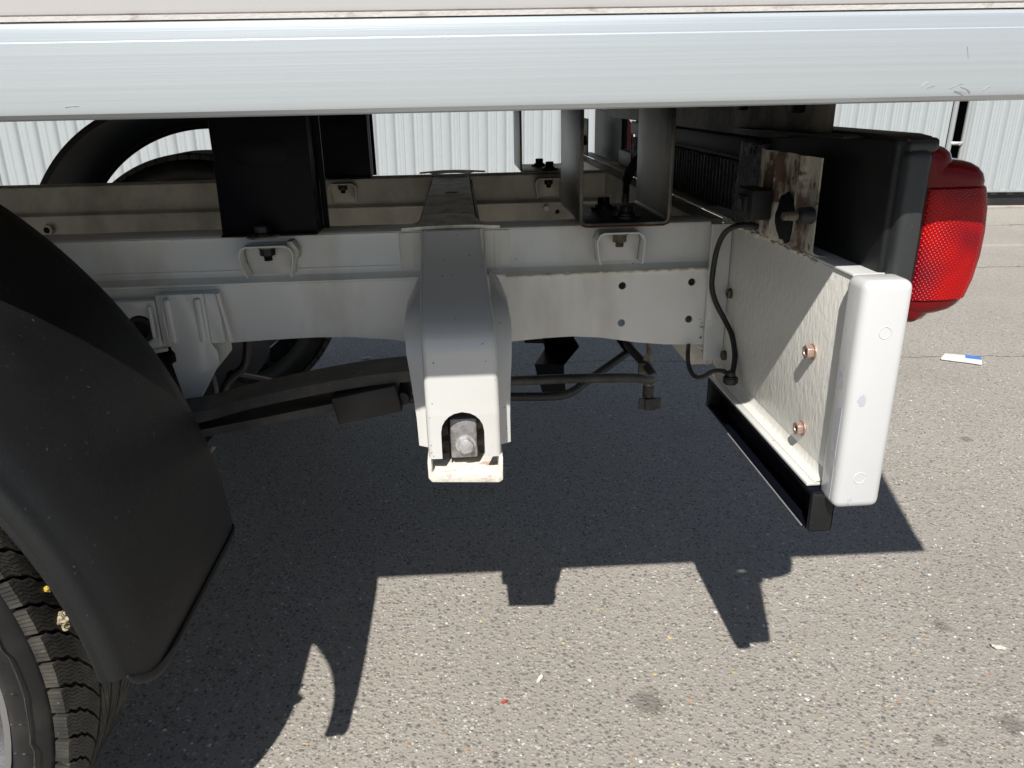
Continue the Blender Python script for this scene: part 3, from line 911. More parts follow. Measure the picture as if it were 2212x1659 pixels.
# flaking paint edges on the cap
for (px_, py_, s) in ((1852, 862, 1.0), (1826, 1078, 0.5)):
    q = at(px_, py_, Y=-0.684)
    pts = []
    for i in range(14):
        a = 2 * PI * i / 14
        rr = 0.0058 * s * random.uniform(0.55, 1.1)
        pts.append((q.x + 0.0015 + rr * 0.8 * math.cos(a), q.z + rr * 1.3 * math.sin(a)))
    if min(p[0] for p in pts) < 0.3292:
        sh = 0.3294 - min(p[0] for p in pts)
        pts = [(x + sh, z) for x, z in pts]
    MB().prism(pts, 1, -0.68825, -0.6879).build('bare_patch', 'bare_patch', cap_)
for z0, z1 in ((0.505, 0.552), (0.466, 0.498)):
    pts = [(-0.679 + random.uniform(-.001, .001), z0)]
    for i in range(7):
        pts.append((-0.6735 + random.uniform(-0.003, 0.003), z0 + (z1 - z0) * (i + 0.5) / 7))
    pts.append((-0.679, z1))
    MB().prism(pts, 0, 0.32425, 0.3246).build('bare_patch', 'bare_patch', cap_)
# nuts on the plate
for (px_, py_, mt, s, ln) in ((1748, 760, 'copper_nut', 1.12, 0.0080), (1725, 925, 'copper_nut', 1.08, 0.0072), (1572, 634, 'old_nut', 0.95, 0.005), (1560, 768, 'old_nut', 0.95, 0.005)):
    q = at(px_, py_, X=XB - 0.004)
    nut = MB().prism(hexagon(q.y, q.z, 0.0062 * s, 0.4), 0, XB - ln, XB - 0.0015, 0.0006, holes=[circle2(q.y, q.z, 0.0028 * s, 12)]).build('nut', mt, bpn)
    MB().cyl((XB - ln + 0.002, q.y, q.z), (XB, q.y, q.z), 0.0028 * s, 12).build('stud_end', 'dark_bolt', nut)
    MB().cyl((XB - 0.0013, q.y, q.z), (XB - 0.0001, q.y, q.z), 0.0066 * s, 20).build('washer', mt, nut)
# ragged sealant along the top edge
mb = MB()
for i in range(46):
    t = i / 45
    y = -0.335 - 0.255 * t
    if t > 0.9 and random.random() < 0.5: continue
    tt = bmesh.new(); bmesh.ops.create_icosphere(tt, subdivisions=2, radius=1)
    sx_, sy_, sz_ = random.uniform(0.0012, 0.003), random.uniform(0.003, 0.007), random.uniform(0.0012, 0.0036) * (1.2 - 0.6 * t)
    for v in tt.verts:
        v.co *= random.uniform(0.8, 1.15)
        v.co = Vector((v.co.x * sx_, v.co.y * sy_, v.co.z * sz_))
    mb._merge(tt, Matrix.Translation((XB - 0.0003 + random.uniform(-0.001, 0.001), y, 0.6565 - random.uniform(-0.0002, 0.002))))
mb.build('sealant_bead', 'sealant', bpn, ang=60)
mb = MB()
for i in range(26):
    q = at(1700 + random.uniform(-40, 60), 512 + random.uniform(-8, 24), Z=0.659)
    tt = bmesh.new(); bmesh.ops.create_icosphere(tt, subdivisions=2, radius=random.uniform(0.002, 0.006))
    for v in tt.verts: v.co *= random.uniform(0.85, 1.1); v.co.z *= 0.35
    if q.x < XB: q.x = XB + 0.002
    mb._merge(tt, Matrix.Translation(q))
mb.build('sealant_smear', 'sealant', bpn, ang=60)

# black rubber channel under the plate
ch = MB().prism([(0.3145, 0.4655), (0.3145, 0.4625), (0.3300, 0.4625), (0.3300, 0.4305), (0.3145, 0.4305), (0.3145, 0.4275), (0.3350, 0.4275), (0.3350, 0.4655)], 1, -0.664, -0.372, 0.0008
                ).build('rubber_channel', 'clean_black', truck)
MB().box((0.3140, -0.6690, 0.4270), (0.3360, -0.6645, 0.4660), 0.0035).build('end_wall', 'plastic', ch)
MB().box((0.3140, -0.3715, 0.4270), (0.3360, -0.3670, 0.4660), 0.002).build('end_wall', 'plastic', ch)
for (px_, py_) in ((1580, 882), (1733, 1075)):
    q = at(px_, py_, X=0.3295)
    MB().cyl((0.3299, q.y, q.z), (0.3282, q.y, q.z), 0.0055, 18, 0.0004).build('screw', 'clean_black', ch)
MB().tube([(0.3147, -0.655, 0.4266), (0.3147, -0.45, 0.4266)], 0.0008, 6).build('painted_lip_glint', 'zinc', ch)  # sunlit edge of the black lower lip, put in as a pale bead

# --- lamp mounting plate, pressed, with two ribs
lp = MB()
rows = []
ys = np.linspace(-0.586, -0.448, 41)
for z in np.linspace(0.664, 0.7445, 14):
    row = []
    for y in ys:
        d = 0.0
        for c, w in ((-0.474, 0.009), (-0.500, 0.004), (-0.553, 0.008)):
            d += 0.0055 * math.exp(-((y - c) / w) ** 2)
        row.append((0.3270 - d, float(y), float(z)))
    rows.append(row)
base_rows = []
for k, (dx, z) in enumerate(((0.014, 0.6595), (0.007, 0.6602), (0.002, 0.6618))):
    base_rows.append([(p_[0] + dx, p_[1], z) for p_ in rows[0]])
lp.loft(base_rows + rows)
lp.solid(0.0015)
lpo = lp.build('lamp_mounting_plate', 'rusty_plate', truck, ang=60)
q = at(1700, 470, X=0.322)
mb = MB()
ring = []
nn = 20
pts = []
for i in range(nn):
    a = 2 * PI * i / nn
    pts.append((q.y + 0.022 * math.cos(a) * random.uniform(0.85, 1.1), q.z + 0.023 * math.sin(a) * random.uniform(0.85, 1.12)))
mb.prism(pts, 0, 0.3195, 0.3215).build('ragged_hole', 'clean_black', lpo)
con = MB().box((0.298, -0.505, 0.6800), (0.3190, -0.462, 0.7090), 0.002).build('lamp_connector', 'plastic', truck)
MB().box((0.294, -0.497, 0.6865), (0.2995, -0.473, 0.7030), 0.0015).build('connector_lip', 'plastic', con)
MB().box((0.2925, -0.489, 0.690), (0.2938, -0.481, 0.699), 0.0004).build('latch', 'bezel', con)
q = at(1745, 466, X=0.315)
bs = MB().cyl((0.3195, q.y, q.z), (0.306, q.y, q.z), 0.0075, 18, 0.001).build('bushing', 'rubber', lpo)
MB().cyl((0.306, q.y, q.z), (0.292, q.y, q.z), 0.0042, 14, 0.001, 0.0035).build('mounting_stud', 'old_nut', lpo)
# rough undersealed wedge beside the plate
mb = MB()
g = []
for z in np.linspace(0.660, 0.748, 24):
    g.append([(0.3330 - 0.006 * (j / 8) + random.uniform(-0.0012, 0.0012), -0.4470 + 0.068 * j / 8 - 0.012 * (z - 0.66) / 0.088, float(z)) for j in range(9)])
mb.loft(g); mb.solid(0.004)
mb.build('undersealed_strip', 'rough_black', truck, ang=60)

# --- ribbed step cover between the lamps
sc_ = MB().box((0.352, -0.385, 0.6592), (0.40, 0.27, 0.752), 0.003).build('ribbed_cover', 'plastic', truck)
MB().box((0.352, 0.2705, 0.6592), (0.40, 0.42, 0.690), 0.003).build('lower_skirt', 'plastic', sc_)
yy = -0.380
while yy < 0.26:
    MB().prism([(yy, 0.664), (yy + 0.0045, 0.664), (yy + 0.0045, 0.722), (yy, 0.722)], 0, 0.3425, 0.3518, 0.0012).build('rib', 'rough_black', sc_)
    yy += 0.0135
MB().box((0.3435, -0.385, 0.727), (0.3518, 0.27, 0.750), 0.003).build('upper_band', 'plastic', sc_)


# --- tail lamps
def rbox(mb, lo, hi, bev, seg=4):
    mb.box(lo, hi, bev, seg)


def tail_lamp(flip=False):
    def fy(a, b):   # a mirrored copy for the far side
        if not flip: return a, b
        c = BY0 + BY1
        return c - b, c - a
    LSH = Vector((-0.0185 if not flip else 0.004, -0.030 if not flip else 0.0, 0.005))
    root = empty('tail_lamp', (0.40, -0.60 if not flip else 0.81, 0.60), truck)
    off = -Vector(root.location)

    def bx(name, mt, x0, x1, ya, yb, z0, z1, bev, seg=4, taper=None, ang=50):
        ya, yb = fy(ya, yb)
        mb = MB()
        mb.box((x0, ya, z0), (x1, yb, z1), bev, seg)
        if taper: taper(mb.bm)
        c0 = Vector((0.40, -0.60 if not flip else 0.81, 0.69))
        for v in mb.bm.verts:
            v.co = c0 + (v.co - c0) * 0.955 + LSH + off
        return mb.build(name, mt, root, ang=ang)

    def bow(bm):
        # the rear outline bulges at mid height and falls away at the foot
        for v in bm.verts:
            if v.co.x > 0.425:
                t = (v.co.z - 0.70) / 0.075
                v.co.x += 0.0055 - 0.0085 * t * t + (0.004 * t if t < 0 else 0)
    # moulded lens body, section by section: (sight-line row, left, right, how far the front is drawn back)
    def body(name, mt, secs):
        mb = MB()
        rings = []
        for py_, xl_, xr_, ins in secs:
            L_, R2 = at(xl_, py_, Y=-0.655), at(xr_, py_, Y=-0.630)
            z, xl, xr = (L_.z + R2.z) / 2, L_.x, R2.x
            if flip:
                xl, xr = xl + 0.007, xr + 0.007
            f = -0.6585 + ins
            w = xr - xl
            ring = [(xl, -0.520, z), (xl, f + 0.016, z), (xl + 0.0012, f + 0.008, z), (xl + 0.005, f + 0.0028, z), (xl + 0.011, f + 0.0006, z), (xl + w * 0.45, f, z),
                    (xr - 0.014, f + 0.0022, z), (xr - 0.008, f + 0.0055, z), (xr - 0.0035, f + 0.0115, z), (xr - 0.0008, f + 0.021, z), (xr, f + 0.034, z), (xr, -0.520, z)]
            rings.append([(x + off.x, (y if not flip else BY0 + BY1 - y) + off.y, zz + off.z) for x, y, zz in ring])
        vs = mb.loft(rings, True)
        mb.bm.faces.new(vs[0]); mb.bm.faces.new(vs[-1][::-1])
        return mb.build(name, mt, root, ang=38)
    body('lens', 'lens', [(641, 1957, 2060, 0.0016), (638, 1957, 2063, 0.0), (600, 1965, 2081, 0.0), (550, 1975, 2097, 0.0), (500, 1984, 2107, 0.0), (450, 1991, 2112, 0.0), (412, 1997, 2111, 0.0),
                          (404, 2000, 2110, 0.0), (400.5, 2004, 2108, 0.0016)])
    body('top_lens', 'lens_dark', [(400, 1990, 2109, 0.0022), (390, 1990, 2109, 0.0012), (375, 1993, 2106, 0.0012), (362, 1996, 2098, 0.002), (352, 1998, 2085, 0.004), (346, 2000, 2068, 0.007)])
    body('top_lens', 'lens_dark', [(400, 1984, 2040, 0.0015), (350, 1987, 2042, 0.0015), (330, 1989, 2038, 0.002), (319, 1990, 2030, 0.0045), (313, 1992, 2018, 0.009)])
    body('bottom_lens', 'lens_dark', [(641.5, 1956, 2060, 0.0018), (652, 1955, 2050, 0.0018), (663, 1953, 2036, 0.003), (671, 1952, 2018, 0.006), (675, 1951, 2000, 0.010)])
    body('bottom_lens', 'lens_dark', [(655, 1946, 1998, 0.004), (675, 1946, 1992, 0.004), (686, 1948, 1984, 0.006), (692, 1950, 1974, 0.010)])
    bx('bezel', 'bezel', 0.3745, 0.3953, -0.6370, -0.52, 0.608, 0.7525, 0.0065, 4)
    bx('bezel_roof', 'bezel', 0.3760, 0.4000, -0.6335, -0.53, 0.7500, 0.7600, 0.004, 3)
    hs = bx('housing', 'plastic' if not flip else 'clean_black', 0.3690 if not flip else 0.3650, 0.4060 if not flip else 0.3800, -0.6250, -0.36 if not flip else -0.26, 0.6250, 0.7615, 0.004, 3)
    y0, y1 = fy(-0.615, -0.37)
    return root


tl = tail_lamp(False)
tl['label'] = 'red tail lamp with prism lens on the near side'
tail_lamp(True)
# dark lid over the lamp, reaching to the left
MB().prism([(-0.60, 0.7635), (-0.33, 0.7600), (-0.33, 0.7570), (-0.60, 0.7605)], 0, 0.335, 0.3600, 0.001).build('lamp_lid', 'plastic', truck)
MB().prism([(-0.648, 0.7625), (-0.40, 0.7625), (-0.40, 0.7655), (-0.630, 0.7655), (-0.646, 0.764)], 0, 0.351, 0.384, 0.001).build('lamp_lid', 'plastic', truck)
q = MB().box((0.360, -0.6535, 0.7612), (0.3625, -0.651, 0.7622)).build('red_dot', 'red_flake', truck)

# --- far mounting plate, seen through the U bracket
c_ = BY0 + BY1
MB().box((0.322, c_ + 0.444, 0.660), (0.3255, c_ + 0.586, 0.745), 0.001).build('lamp_mounting_plate', 'rusty_plate', truck)
MB().box((0.300, c_ + 0.46, 0.684), (0.3215, c_ + 0.50, 0.706), 0.002).build('lamp_connector', 'plastic', truck)
for yy in (c_ + 0.56, c_ + 0.52):
    MB().cyl((0.318, yy, 0.661), (0.318, yy, 0.744), 0.005, 10).build('pressed_rib', 'cream_dirty', truck)

# --- cables
cpts = [at(1690, 497, Y=-0.490), at(1655, 495, Y=-0.47), at(1625, 487, Y=-0.45), at(1592, 488, Y=-0.43), at(1566, 503, Y=-0.405), at(1550, 535, Y=-0.388),
        at(1541, 580, Y=-0.380), at(1538, 620, Y=-0.378), at(1547, 655, Y=-0.379), at(1565, 690, Y=-0.385), at(1580, 722, Y=-0.398), at(1587, 760, Y=-0.412), at(1585, 792, Y=-0.425),
        at(1578, 818, Y=-0.437)]
c1 = MB().tube(smooth_path(cpts), 0.0032, 10).build('lamp_cable', 'rubber', truck)
g_ = at(1578, 818, Y=-0.437)
gr = MB().cyl(g_ + Vector((0, 0, -0.006)), g_ + Vector((0, 0, 0.003)), 0.0085, 20, 0.0015).build('grommet', 'rubber', c1)
MB().cyl(g_ + Vector((0, 0, 0.003)), g_ + Vector((0, 0, 0.009)), 0.0052, 16, 0.001).build('grommet_neck', 'rubber', c1)
cpts = [at(1572, 808, Y=-0.436), at(1560, 801, Y=-0.430), at(1540, 802, Y=-0.42), at(1522, 812, Y=-0.41), at(1506, 815, Y=-0.40), at(1494, 805, Y=-0.39), at(1487, 785, Y=-0.38),
        at(1486, 760, Y=-0.372), at(1488, 735, Y=-0.345), at(1490, 700, Y=-0.33)]
MB().tube(smooth_path(cpts), 0.0027, 10).build('branch_cable', 'rubber', truck)
# short hose on the connector and behind the far bracket
MB().tube(smooth_path([at(1680, 492, Y=-0.50), at(1700, 488, Y=-0.505), at(1712, 475, Y=-0.50), at(1712, 455, Y=-0.49)]), 0.0038, 10).build('plug_boot', 'rubber', truck)
MB().tube(smooth_path([at(1400, 325, Y=0.05), at(1375, 350, Y=0.03), at(1355, 385, Y=0.02), at(1352, 415, Y=0.0), at(1350, 445, Y=0.0)]), [0.008] * 6 + [0.0085] * 8 + [0.006] * 11, 10
          ).build('rear_hose', 'rubber', truck)

# ------------------------------------------------------------------ wheels
WX, WZ, WR = -0.665, 0.3475, 0.335


def wheel(cx, yo, sgn, name_label=None):
    """yo: outer face, sgn: +1 when the tyre reaches away from the viewer"""
    root = empty('wheel', (cx, yo, WZ), truck)
    wd = 0.185
    Yd = lambda y: y * sgn
    tp = [(0.020, 0.286), (0.012, 0.2875), (0.005, 0.290), (0.002, 0.297), (0.003, 0.304), (0.009, 0.3135), (0.016, 0.3205), (0.024, 0.3235), (0.05, 0.3245), (wd - 0.05, 0.3245),
          (wd - 0.024, 0.3235), (wd - 0.012, 0.315), (wd - 0.002, 0.30), (wd, 0.288), (wd - 0.006, 0.270), (wd - 0.018, 0.258)]
    tyre = MB().lathe([(Yd(y), r) for y, r in tp], 0, 128).build('tyre', 'rubber', root, ang=50)
    # zigzag rib on the sidewall
    rib = []
    for i in range(240):
        a = 2 * PI * i / 240
        ph = (i % 12) / 12
        rr = 0.3060 + (0.0025 if ph < 0.42 else -0.0005 if ph < 0.5 else 0.0035 * (ph - 0.5))
        rib.append((rr * math.cos(a), Yd(0.0022), rr * math.sin(a)))
    rib.append(rib[0])
    MB().tube(rib, 0.0007, 5, cap=False).build('sidewall_rib', 'tread', tyre)
    # short moulded bars on the sidewall
    mb = MB()
    for i in range(60):
        a = 2 * PI * i / 60 + 0.02
        for r0, r1 in ((0.2935, 0.2955), (0.3005, 0.3025)):
            c, s = math.cos(a), math.sin(a)
            p0, p1 = Vector((r0 * c, Yd(-0.0002), r0 * s)), Vector((r1 * c, Yd(-0.0002), r1 * s))
            mb.tube([p0, p1], 0.0006, 4)
    mb.build('sidewall_bar', 'tread', tyre)
    # tread lamellae
    mb = MB()
    rows = [(0.012, 0.066, 0.15, 1), (0.071, 0.090, 0.04, 1), (0.095, 0.114, -0.04, -1), (0.119, 0.173, -0.15, -1)]
    NB = 76
    for ri, (y0, y1, lean, hand) in enumerate(rows):
        wide = (y1 - y0) > 0.03
        nl = 6
        for k in range(NB):
            a_b = 2 * PI * (k + (0.33 * ri)) / NB
            pitch = 2 * PI / NB
            usable = pitch * 0.86
            for j in range(nl):
                s0 = a_b + usable * j / nl
                s1 = a_b + usable * (j + 1) / nl - 0.0018
                ns = 9 if wide else 4
                lo_, hi_ = [], []
                inner = []
                for q in range(ns + 1):
                    t = q / ns
                    y = y0 + (y1 - y0) * t
                    if ri == 0:
                        curve = 0.17 * (t ** 1.5)
                        zig = 0.0045 * (1 if q % 2 else -1) if 1 <= q <= 5 else 0.0015 * math.sin(q * 2)
                    elif ri == 3:
                        curve = 0.17 * ((1 - t) ** 1.5)
                        zig = 0.0045 * (1 if q % 2 else -1) if q >= 4 else 0.0015 * math.sin(q * 2)
                    else:
                        curve = 0.20 * t * hand
                        zig = 0.002 * (1 if q % 2 else -1)
                    edge = min(y, wd - y)
                    rt = 0.3345 - 0.55 * max(0, 0.030 - edge) ** 1.35 * 1.2
                    rb = 0.3225 - 1.2 * max(0, 0.020 - edge) ** 1.35
                    if j in (0, nl - 1): pass
                    lo_.append((rb, y, s0 - curve + zig, s1 - curve + zig))
                    hi_.append((rt + random.uniform(-0.0002, 0.0002), y, s0 - curve + zig, s1 - curve + zig))
                rings_ = []
                for (rb, y, sa, sb), (rt, _, _, _) in zip(lo_, hi_):
                    rings_.append([(rb * math.cos(sa), Yd(y), rb * math.sin(sa)), (rt * math.cos(sa), Yd(y), rt * math.sin(sa)),
                                   (rt * math.cos(sb), Yd(y), rt * math.sin(sb)), (rb * math.cos(sb), Yd(y), rb * math.sin(sb))])
                vs = mb.loft(rings_, False)
                mb.bm.faces.new(vs[0]); mb.bm.faces.new(vs[-1][::-1])
    o = mb.build('tread_lamellae', 'tread', tyre, ang=30)
    o['kind'] = 'stuff'
    # rim
    rim = MB().lathe([(Yd(0.021), 0.2868), (Yd(0.012), 0.2855), (Yd(0.012), 0.2800), (Yd(0.022), 0.2770), (Yd(0.026), 0.2660), (Yd(0.030), 0.2380), (Yd(0.11), 0.225), (Yd(0.14), 0.22)], 0, 96
                     ).build('rim', 'dark_rim', root, ang=40)
    MB().lathe([(Yd(0.0205), 0.2866), (Yd(0.0115), 0.2853), (Yd(0.0115), 0.2800), (Yd(0.0200), 0.2775)], 0, 96).build('rim_lip', 'alu_rim', rim)
    MB().lathe([(Yd(0.085), 0.0), (Yd(0.085), 0.222)], 0, 48).build('brake_shield', 'dark_rim', rim)
    MB().lathe([(Yd(0.016), 0.0), (Yd(0.018), 0.055), (Yd(0.03), 0.062), (Yd(0.06), 0.065)], 0, 40).build('hub', 'dark_rim', rim)
    for k in range(7):
        a = 2 * PI * k / 7 + 0.42
        for da in (-0.10, 0.10):
            c, s = math.cos(a), math.sin(a)
            A = Matrix.Rotation(-a, 4, 'Y')
            t = MB()
            o_ = 0.018 if da > 0 else -0.018
            t.prism([(0.05, o_ * 0.9 - 0.010), (0.270, o_ * 2.0 - 0.013), (0.276, o_ * 2.0 + 0.013), (0.05, o_ * 0.9 + 0.010)], 1, min(Yd(0.016), Yd(0.034)), max(Yd(0.016), Yd(0.034)), 0.002, M4=A)
            t.build('spoke', 'alu_rim' if da > 0 else 'dark_rim', rim)
    return root


wn = wheel(WX, -0.728, 1)
wf = wheel(WX + 0.02, 0.93, -1)
# dried mud on the near tread
for (px_, py_, s, mt) in ((132, 1340, 0.0062, 'mud'), (140, 1350, 0.0045, 'mud'), (123, 1352, 0.004, 'mud'), (150, 1325, 0.003, 'mud'), (107, 1271, 0.0028, 'leaf')):
    q = at(px_, py_, Y=-0.69)
    v = Vector((q.x - WX, 0, q.z - WZ)).normalized() * 0.3365
    t = bmesh.new(); bmesh.ops.create_icosphere(t, subdivisions=3, radius=s)
    for vv in t.verts: vv.co *= random.uniform(0.6, 1.25)
    mb = MB(); mb._merge(t, Matrix.Translation((v.x, q.y + 0.728, v.z)))
    mb.build('dried_mud' if mt == 'mud' else 'leaf_scrap', mt, wn, ang=180 if mt == 'leaf' else 25)


# ------------------------------------------------------------------ mudguards
def mudguard(cx, mirror=False):
    fy = (lambda y: BY0 + BY1 - y) if mirror else (lambda y: y)
    # across the guard: (y, radius low down, extra radius high up)
    prof_ = [(-0.7475, 0.3860, 0.0), (-0.7510, 0.390, 0.0), (-0.7525, 0.396, 0.0), (-0.7510, 0.4025, 0.0), (-0.7470, 0.4055, 0.0), (-0.7430, 0.4065, 0.001), (-0.7400, 0.4080, 0.002),
             (-0.7350, 0.4110, 0.004), (-0.7270, 0.4140, 0.007), (-0.7120, 0.4160, 0.012), (-0.6850, 0.4168, 0.020), (-0.6500, 0.4170, 0.028), (-0.6100, 0.4170, 0.035),
             (-0.5600, 0.4168, 0.041), (-0.5080, 0.4165, 0.045), (-0.4930, 0.4163, 0.045), (-0.4900, 0.4140, 0.045), (-0.4890, 0.4080, 0.045), (-0.4890, 0.4010, 0.045)]
    mb = MB()
    rings_ = []
    n = 90
    for i in range(n + 1):
        ring = []
        t = i / n
        for (y, r, ex) in prof_:
            u = (y + 0.7525) / 0.2635       # 0 near, 1 far
            a0 = R_(1.9 - 0.3 * u)
            if y < -0.745:
                u = 0.02
            if u < 0.15:
                a0 += R_(5.5) * (1 - math.sqrt(max(0, 1 - ((0.15 - u) / 0.15) ** 2)))
            if u > 0.95:
                a0 += R_(1.2) * (u - 0.95) / 0.05
            a1 = R_(176.4)
            a = a0 + (a1 - a0) * t
            rr = r + ex * math.sin(a) ** 2
            ring.append((cx + rr * math.cos(a), fy(y), WZ + rr * math.sin(a)))
        rings_.append(ring)
    # give the sheet its thickness: inner skin from neighbouring points of the same section
    full = []
    for ring in rings_:
        inner_ = []
        for k, p in enumerate(ring):
            a_, b2 = Vector(ring[max(k - 1, 0)]), Vector(ring[min(k + 1, len(ring) - 1)])
            rad = (Vector(p) - Vector((cx, p[1], WZ))).normalized()
            tn = (b2 - a_).normalized()
            nrm = (rad - tn * rad.dot(tn))
            if nrm.length < 0.15:
                nrm = Vector((0, -1 if not mirror else 1, 0)) if k < 6 else Vector((0, 1 if not mirror else -1, 0))
            inner_.append(tuple(Vector(p) - nrm.normalized() * 0.0022))
        full.append(ring + inner_[::-1])
    vs = mb.loft(full, True)
    nn_ = len(prof_)
    for ends in (vs[0], vs[-1]):
        for k in range(nn_ - 1):
            mb.bm.faces.new((ends[k], ends[k + 1], ends[2 * nn_ - 2 - k], ends[2 * nn_ - 1 - k]))
    o = mb.build('mudguard', 'plastic', truck, ang=50)
    # bottom bead
    bead = smooth_path([Vector(p) + Vector((0.0006, 0, -0.0004)) for p in rings_[0][4:16]], 3)
    nb = len(bead)
    MB().tube(bead, [0.0038 * min(1, 0.25 + i / 7, 0.25 + (nb - 1 - i) / 4) for i in range(nb)], 10).build('bottom_bead', 'plastic', o)
    return o


mudguard(WX)
mudguard(WX + 0.02, True)

# ------------------------------------------------------------------ running gear
# leaf spring
def leaf(pts_px, Y, hh, wy, nm, parent=truck, mt='spring'):
    P = smooth_path([at(px_, py_, Y=Y) for px_, py_ in pts_px], 5)
    mb = MB()
    rg = [[(p.x, Y, p.z + hh / 2), (p.x, Y + wy, p.z + hh / 2), (p.x, Y + wy, p.z - hh / 2), (p.x, Y, p.z - hh / 2)] for p in P]
    vs = mb.loft(rg, True)
    mb.bm.faces.new(vs[0]); mb.bm.faces.new(vs[-1][::-1])
    es = [e for e in mb.bm.edges if len(e.link_faces) == 2 and e.calc_face_angle(0) > 1]
    bmesh.ops.bevel(mb.bm, geom=es, offset=0.0015, segments=2, affect='EDGES')
    return mb.build(nm, mt, parent)


sp_root = empty('leaf_spring', at(650, 870, Y=-0.43), truck)
off = -Vector(sp_root.location)


def shift(o):
    o.data.transform(Matrix.Translation(off))
    return o


shift(leaf([(330, 918), (430, 902), (540, 872), (680, 842), (800, 822), (905, 812), (960, 812)], -0.44, 0.0125, 0.055, 'leaf', sp_root))
shift(leaf([(330, 958), (440, 936), (560, 912), (680, 888), (740, 876)], -0.435, 0.009, 0.052, 'leaf', sp_root))
# bump rubber clamped under the spring
p0, p1 = at(722, 888, Y=-0.45), at(862, 858, Y=-0.45)
d = (p1 - p0)
A = Matrix.Translation((p0 + p1) / 2 + Vector((0, 0.024, -0.002))) @ Matrix.Rotation(-math.atan2(d.z, d.x), 4, 'Y')
t = MB().box((-d.length / 2, -0.024, -0.0165), (d.length / 2, 0.024, 0.0165), 0.003, 2, M4=A)
shift(t.build('rubber_block', 'rubber', sp_root))
q = at(870, 862, Y=-0.44)
shift(MB().lathe([(-0.012, 0.0), (-0.012, 0.007), (-0.009, 0.009), (0.03, 0.009)], q.y + 0.012, 18, q.x, q.z).build('spring_eye', 'rubber', sp_root))
# chalk cross on the leaf
for a_ in ((500, 878, 545, 866), (516, 862, 528, 882)):
    pa, pb_ = at(a_[0], a_[1], Y=-0.43), at(a_[2], a_[3], Y=-0.43)
    pa.z = pb_.z = max(pa.z, pb_.z)

# hanger bracket at the left
hg = MB().prism([(-0.3185, 0.597), (-0.2790, 0.597), (-0.2790, 0.5375), (-0.2740, 0.5290), (-0.2735, 0.5135), (-0.3020, 0.4680), (-0.3190, 0.4640), (-0.3270, 0.5150), (-0.3215, 0.5180), (-0.3215, 0.5280), (-0.3250, 0.5330)],
                1, -0.3800, -0.3755, 0.0010).build('spring_hanger', 'cream_bracket', truck)
MB().prism([(-0.2880, 0.5390), (-0.2630, 0.5390), (-0.2630, 0.5230), (-0.3040, 0.4780), (-0.3090, 0.4850), (-0.2880, 0.5140)], 1, -0.3600, -0.3565, 0.0008).build('rear_plate', 'cream_dirty', hg)
for x0, x1 in ((-0.3235, -0.3155), (-0.2900, -0.2820)):
    MB().box((x0, -0.3840, 0.540), (x1, -0.3770, 0.5925), 0.0028, 3).build('pressed_rib', 'cream_bracket', hg)
MB().box((-0.335, -0.3755, 0.536), (-0.2640, -0.3576, 0.5965), 0.003).build('weld_pad', 'cream_bracket', hg)
MB().tube([(-0.2640, -0.376, 0.596), (-0.2600, -0.376, 0.565), (-0.2575, -0.375, 0.539)], [0.0028, 0.003, 0.0035], 7).build('weld_bead', 'cream_bracket', hg)
MB().tube([(-0.3265, -0.3765, 0.594), (-0.3275, -0.3765, 0.565), (-0.3245, -0.3765, 0.536)], [0.0018, 0.0026, 0.0024], 7).build('weld_bead', 'cream_bracket', hg)
pd = MB().prism([(-0.400, 0.5265), (-0.336, 0.5320), (-0.336, 0.5900), (-0.400, 0.5900)], 1, -0.3720, -0.3576, 0.004, holes=[circle2(-0.3585, 0.5555, 0.0155, 24)]).build('bushing_plate', 'cream_bracket', truck)
MB().lathe([(0.010, 0.0), (0.010, 0.0100), (-0.004, 0.0102), (-0.004, 0.0150), (0.012, 0.0152)], -0.368, 26, -0.3585, 0.5555).build('bushing', 'rubber', pd)
MB().box((-0.345, -0.3765, 0.545), (-0.3405, -0.372, 0.584), 0.002, 3).build('pressed_rib', 'cream_bracket', pd)
MB().tube([(-0.398, -0.366, 0.5255), (-0.36, -0.372, 0.5275), (-0.332, -0.372, 0.531)], [0.003, 0.0035, 0.0025], 7).build('weld_bead', 'sealant', pd)

# carrier frame of bent tube
def px_tube(pts, r, nm, parent=truck, mt='clean_black', k=5):
    return MB().tube(smooth_path([at(a, b, Y=c) for a, b, c in pts], k), r, 12).build(nm, mt, parent)


tf = empty('tube_frame', at(1250, 850, Y=0.05), truck)
off = -Vector(tf.location)
shift(px_tube([(860, 826, -0.05), (960, 824, -0.05), (1095, 823, -0.05), (1230, 818, -0.04), (1360, 816, -0.03), (1398, 820, -0.02), (1412, 816, 0.0), (1408, 804, 0.02), (1385, 778, 0.06), (1362, 752, 0.10), (1348, 732, 0.13)], 0.0082, 'tube', tf, 'spring'))
shift(px_tube([(860, 862, 0.0), (960, 860, 0.0), (1095, 857, 0.0), (1190, 856, 0.0), (1228, 850, 0.01), (1262, 828, 0.04), (1300, 800, 0.08), (1345, 768, 0.12), (1362, 752, 0.14), (1352, 735, 0.15)], 0.0078, 'tube', tf, 'spring'))
shift(px_tube([(1340, 728, 0.14), (1352, 744, 0.12), (1362, 756, 0.11)], 0.0105, 'tube_socket', tf))
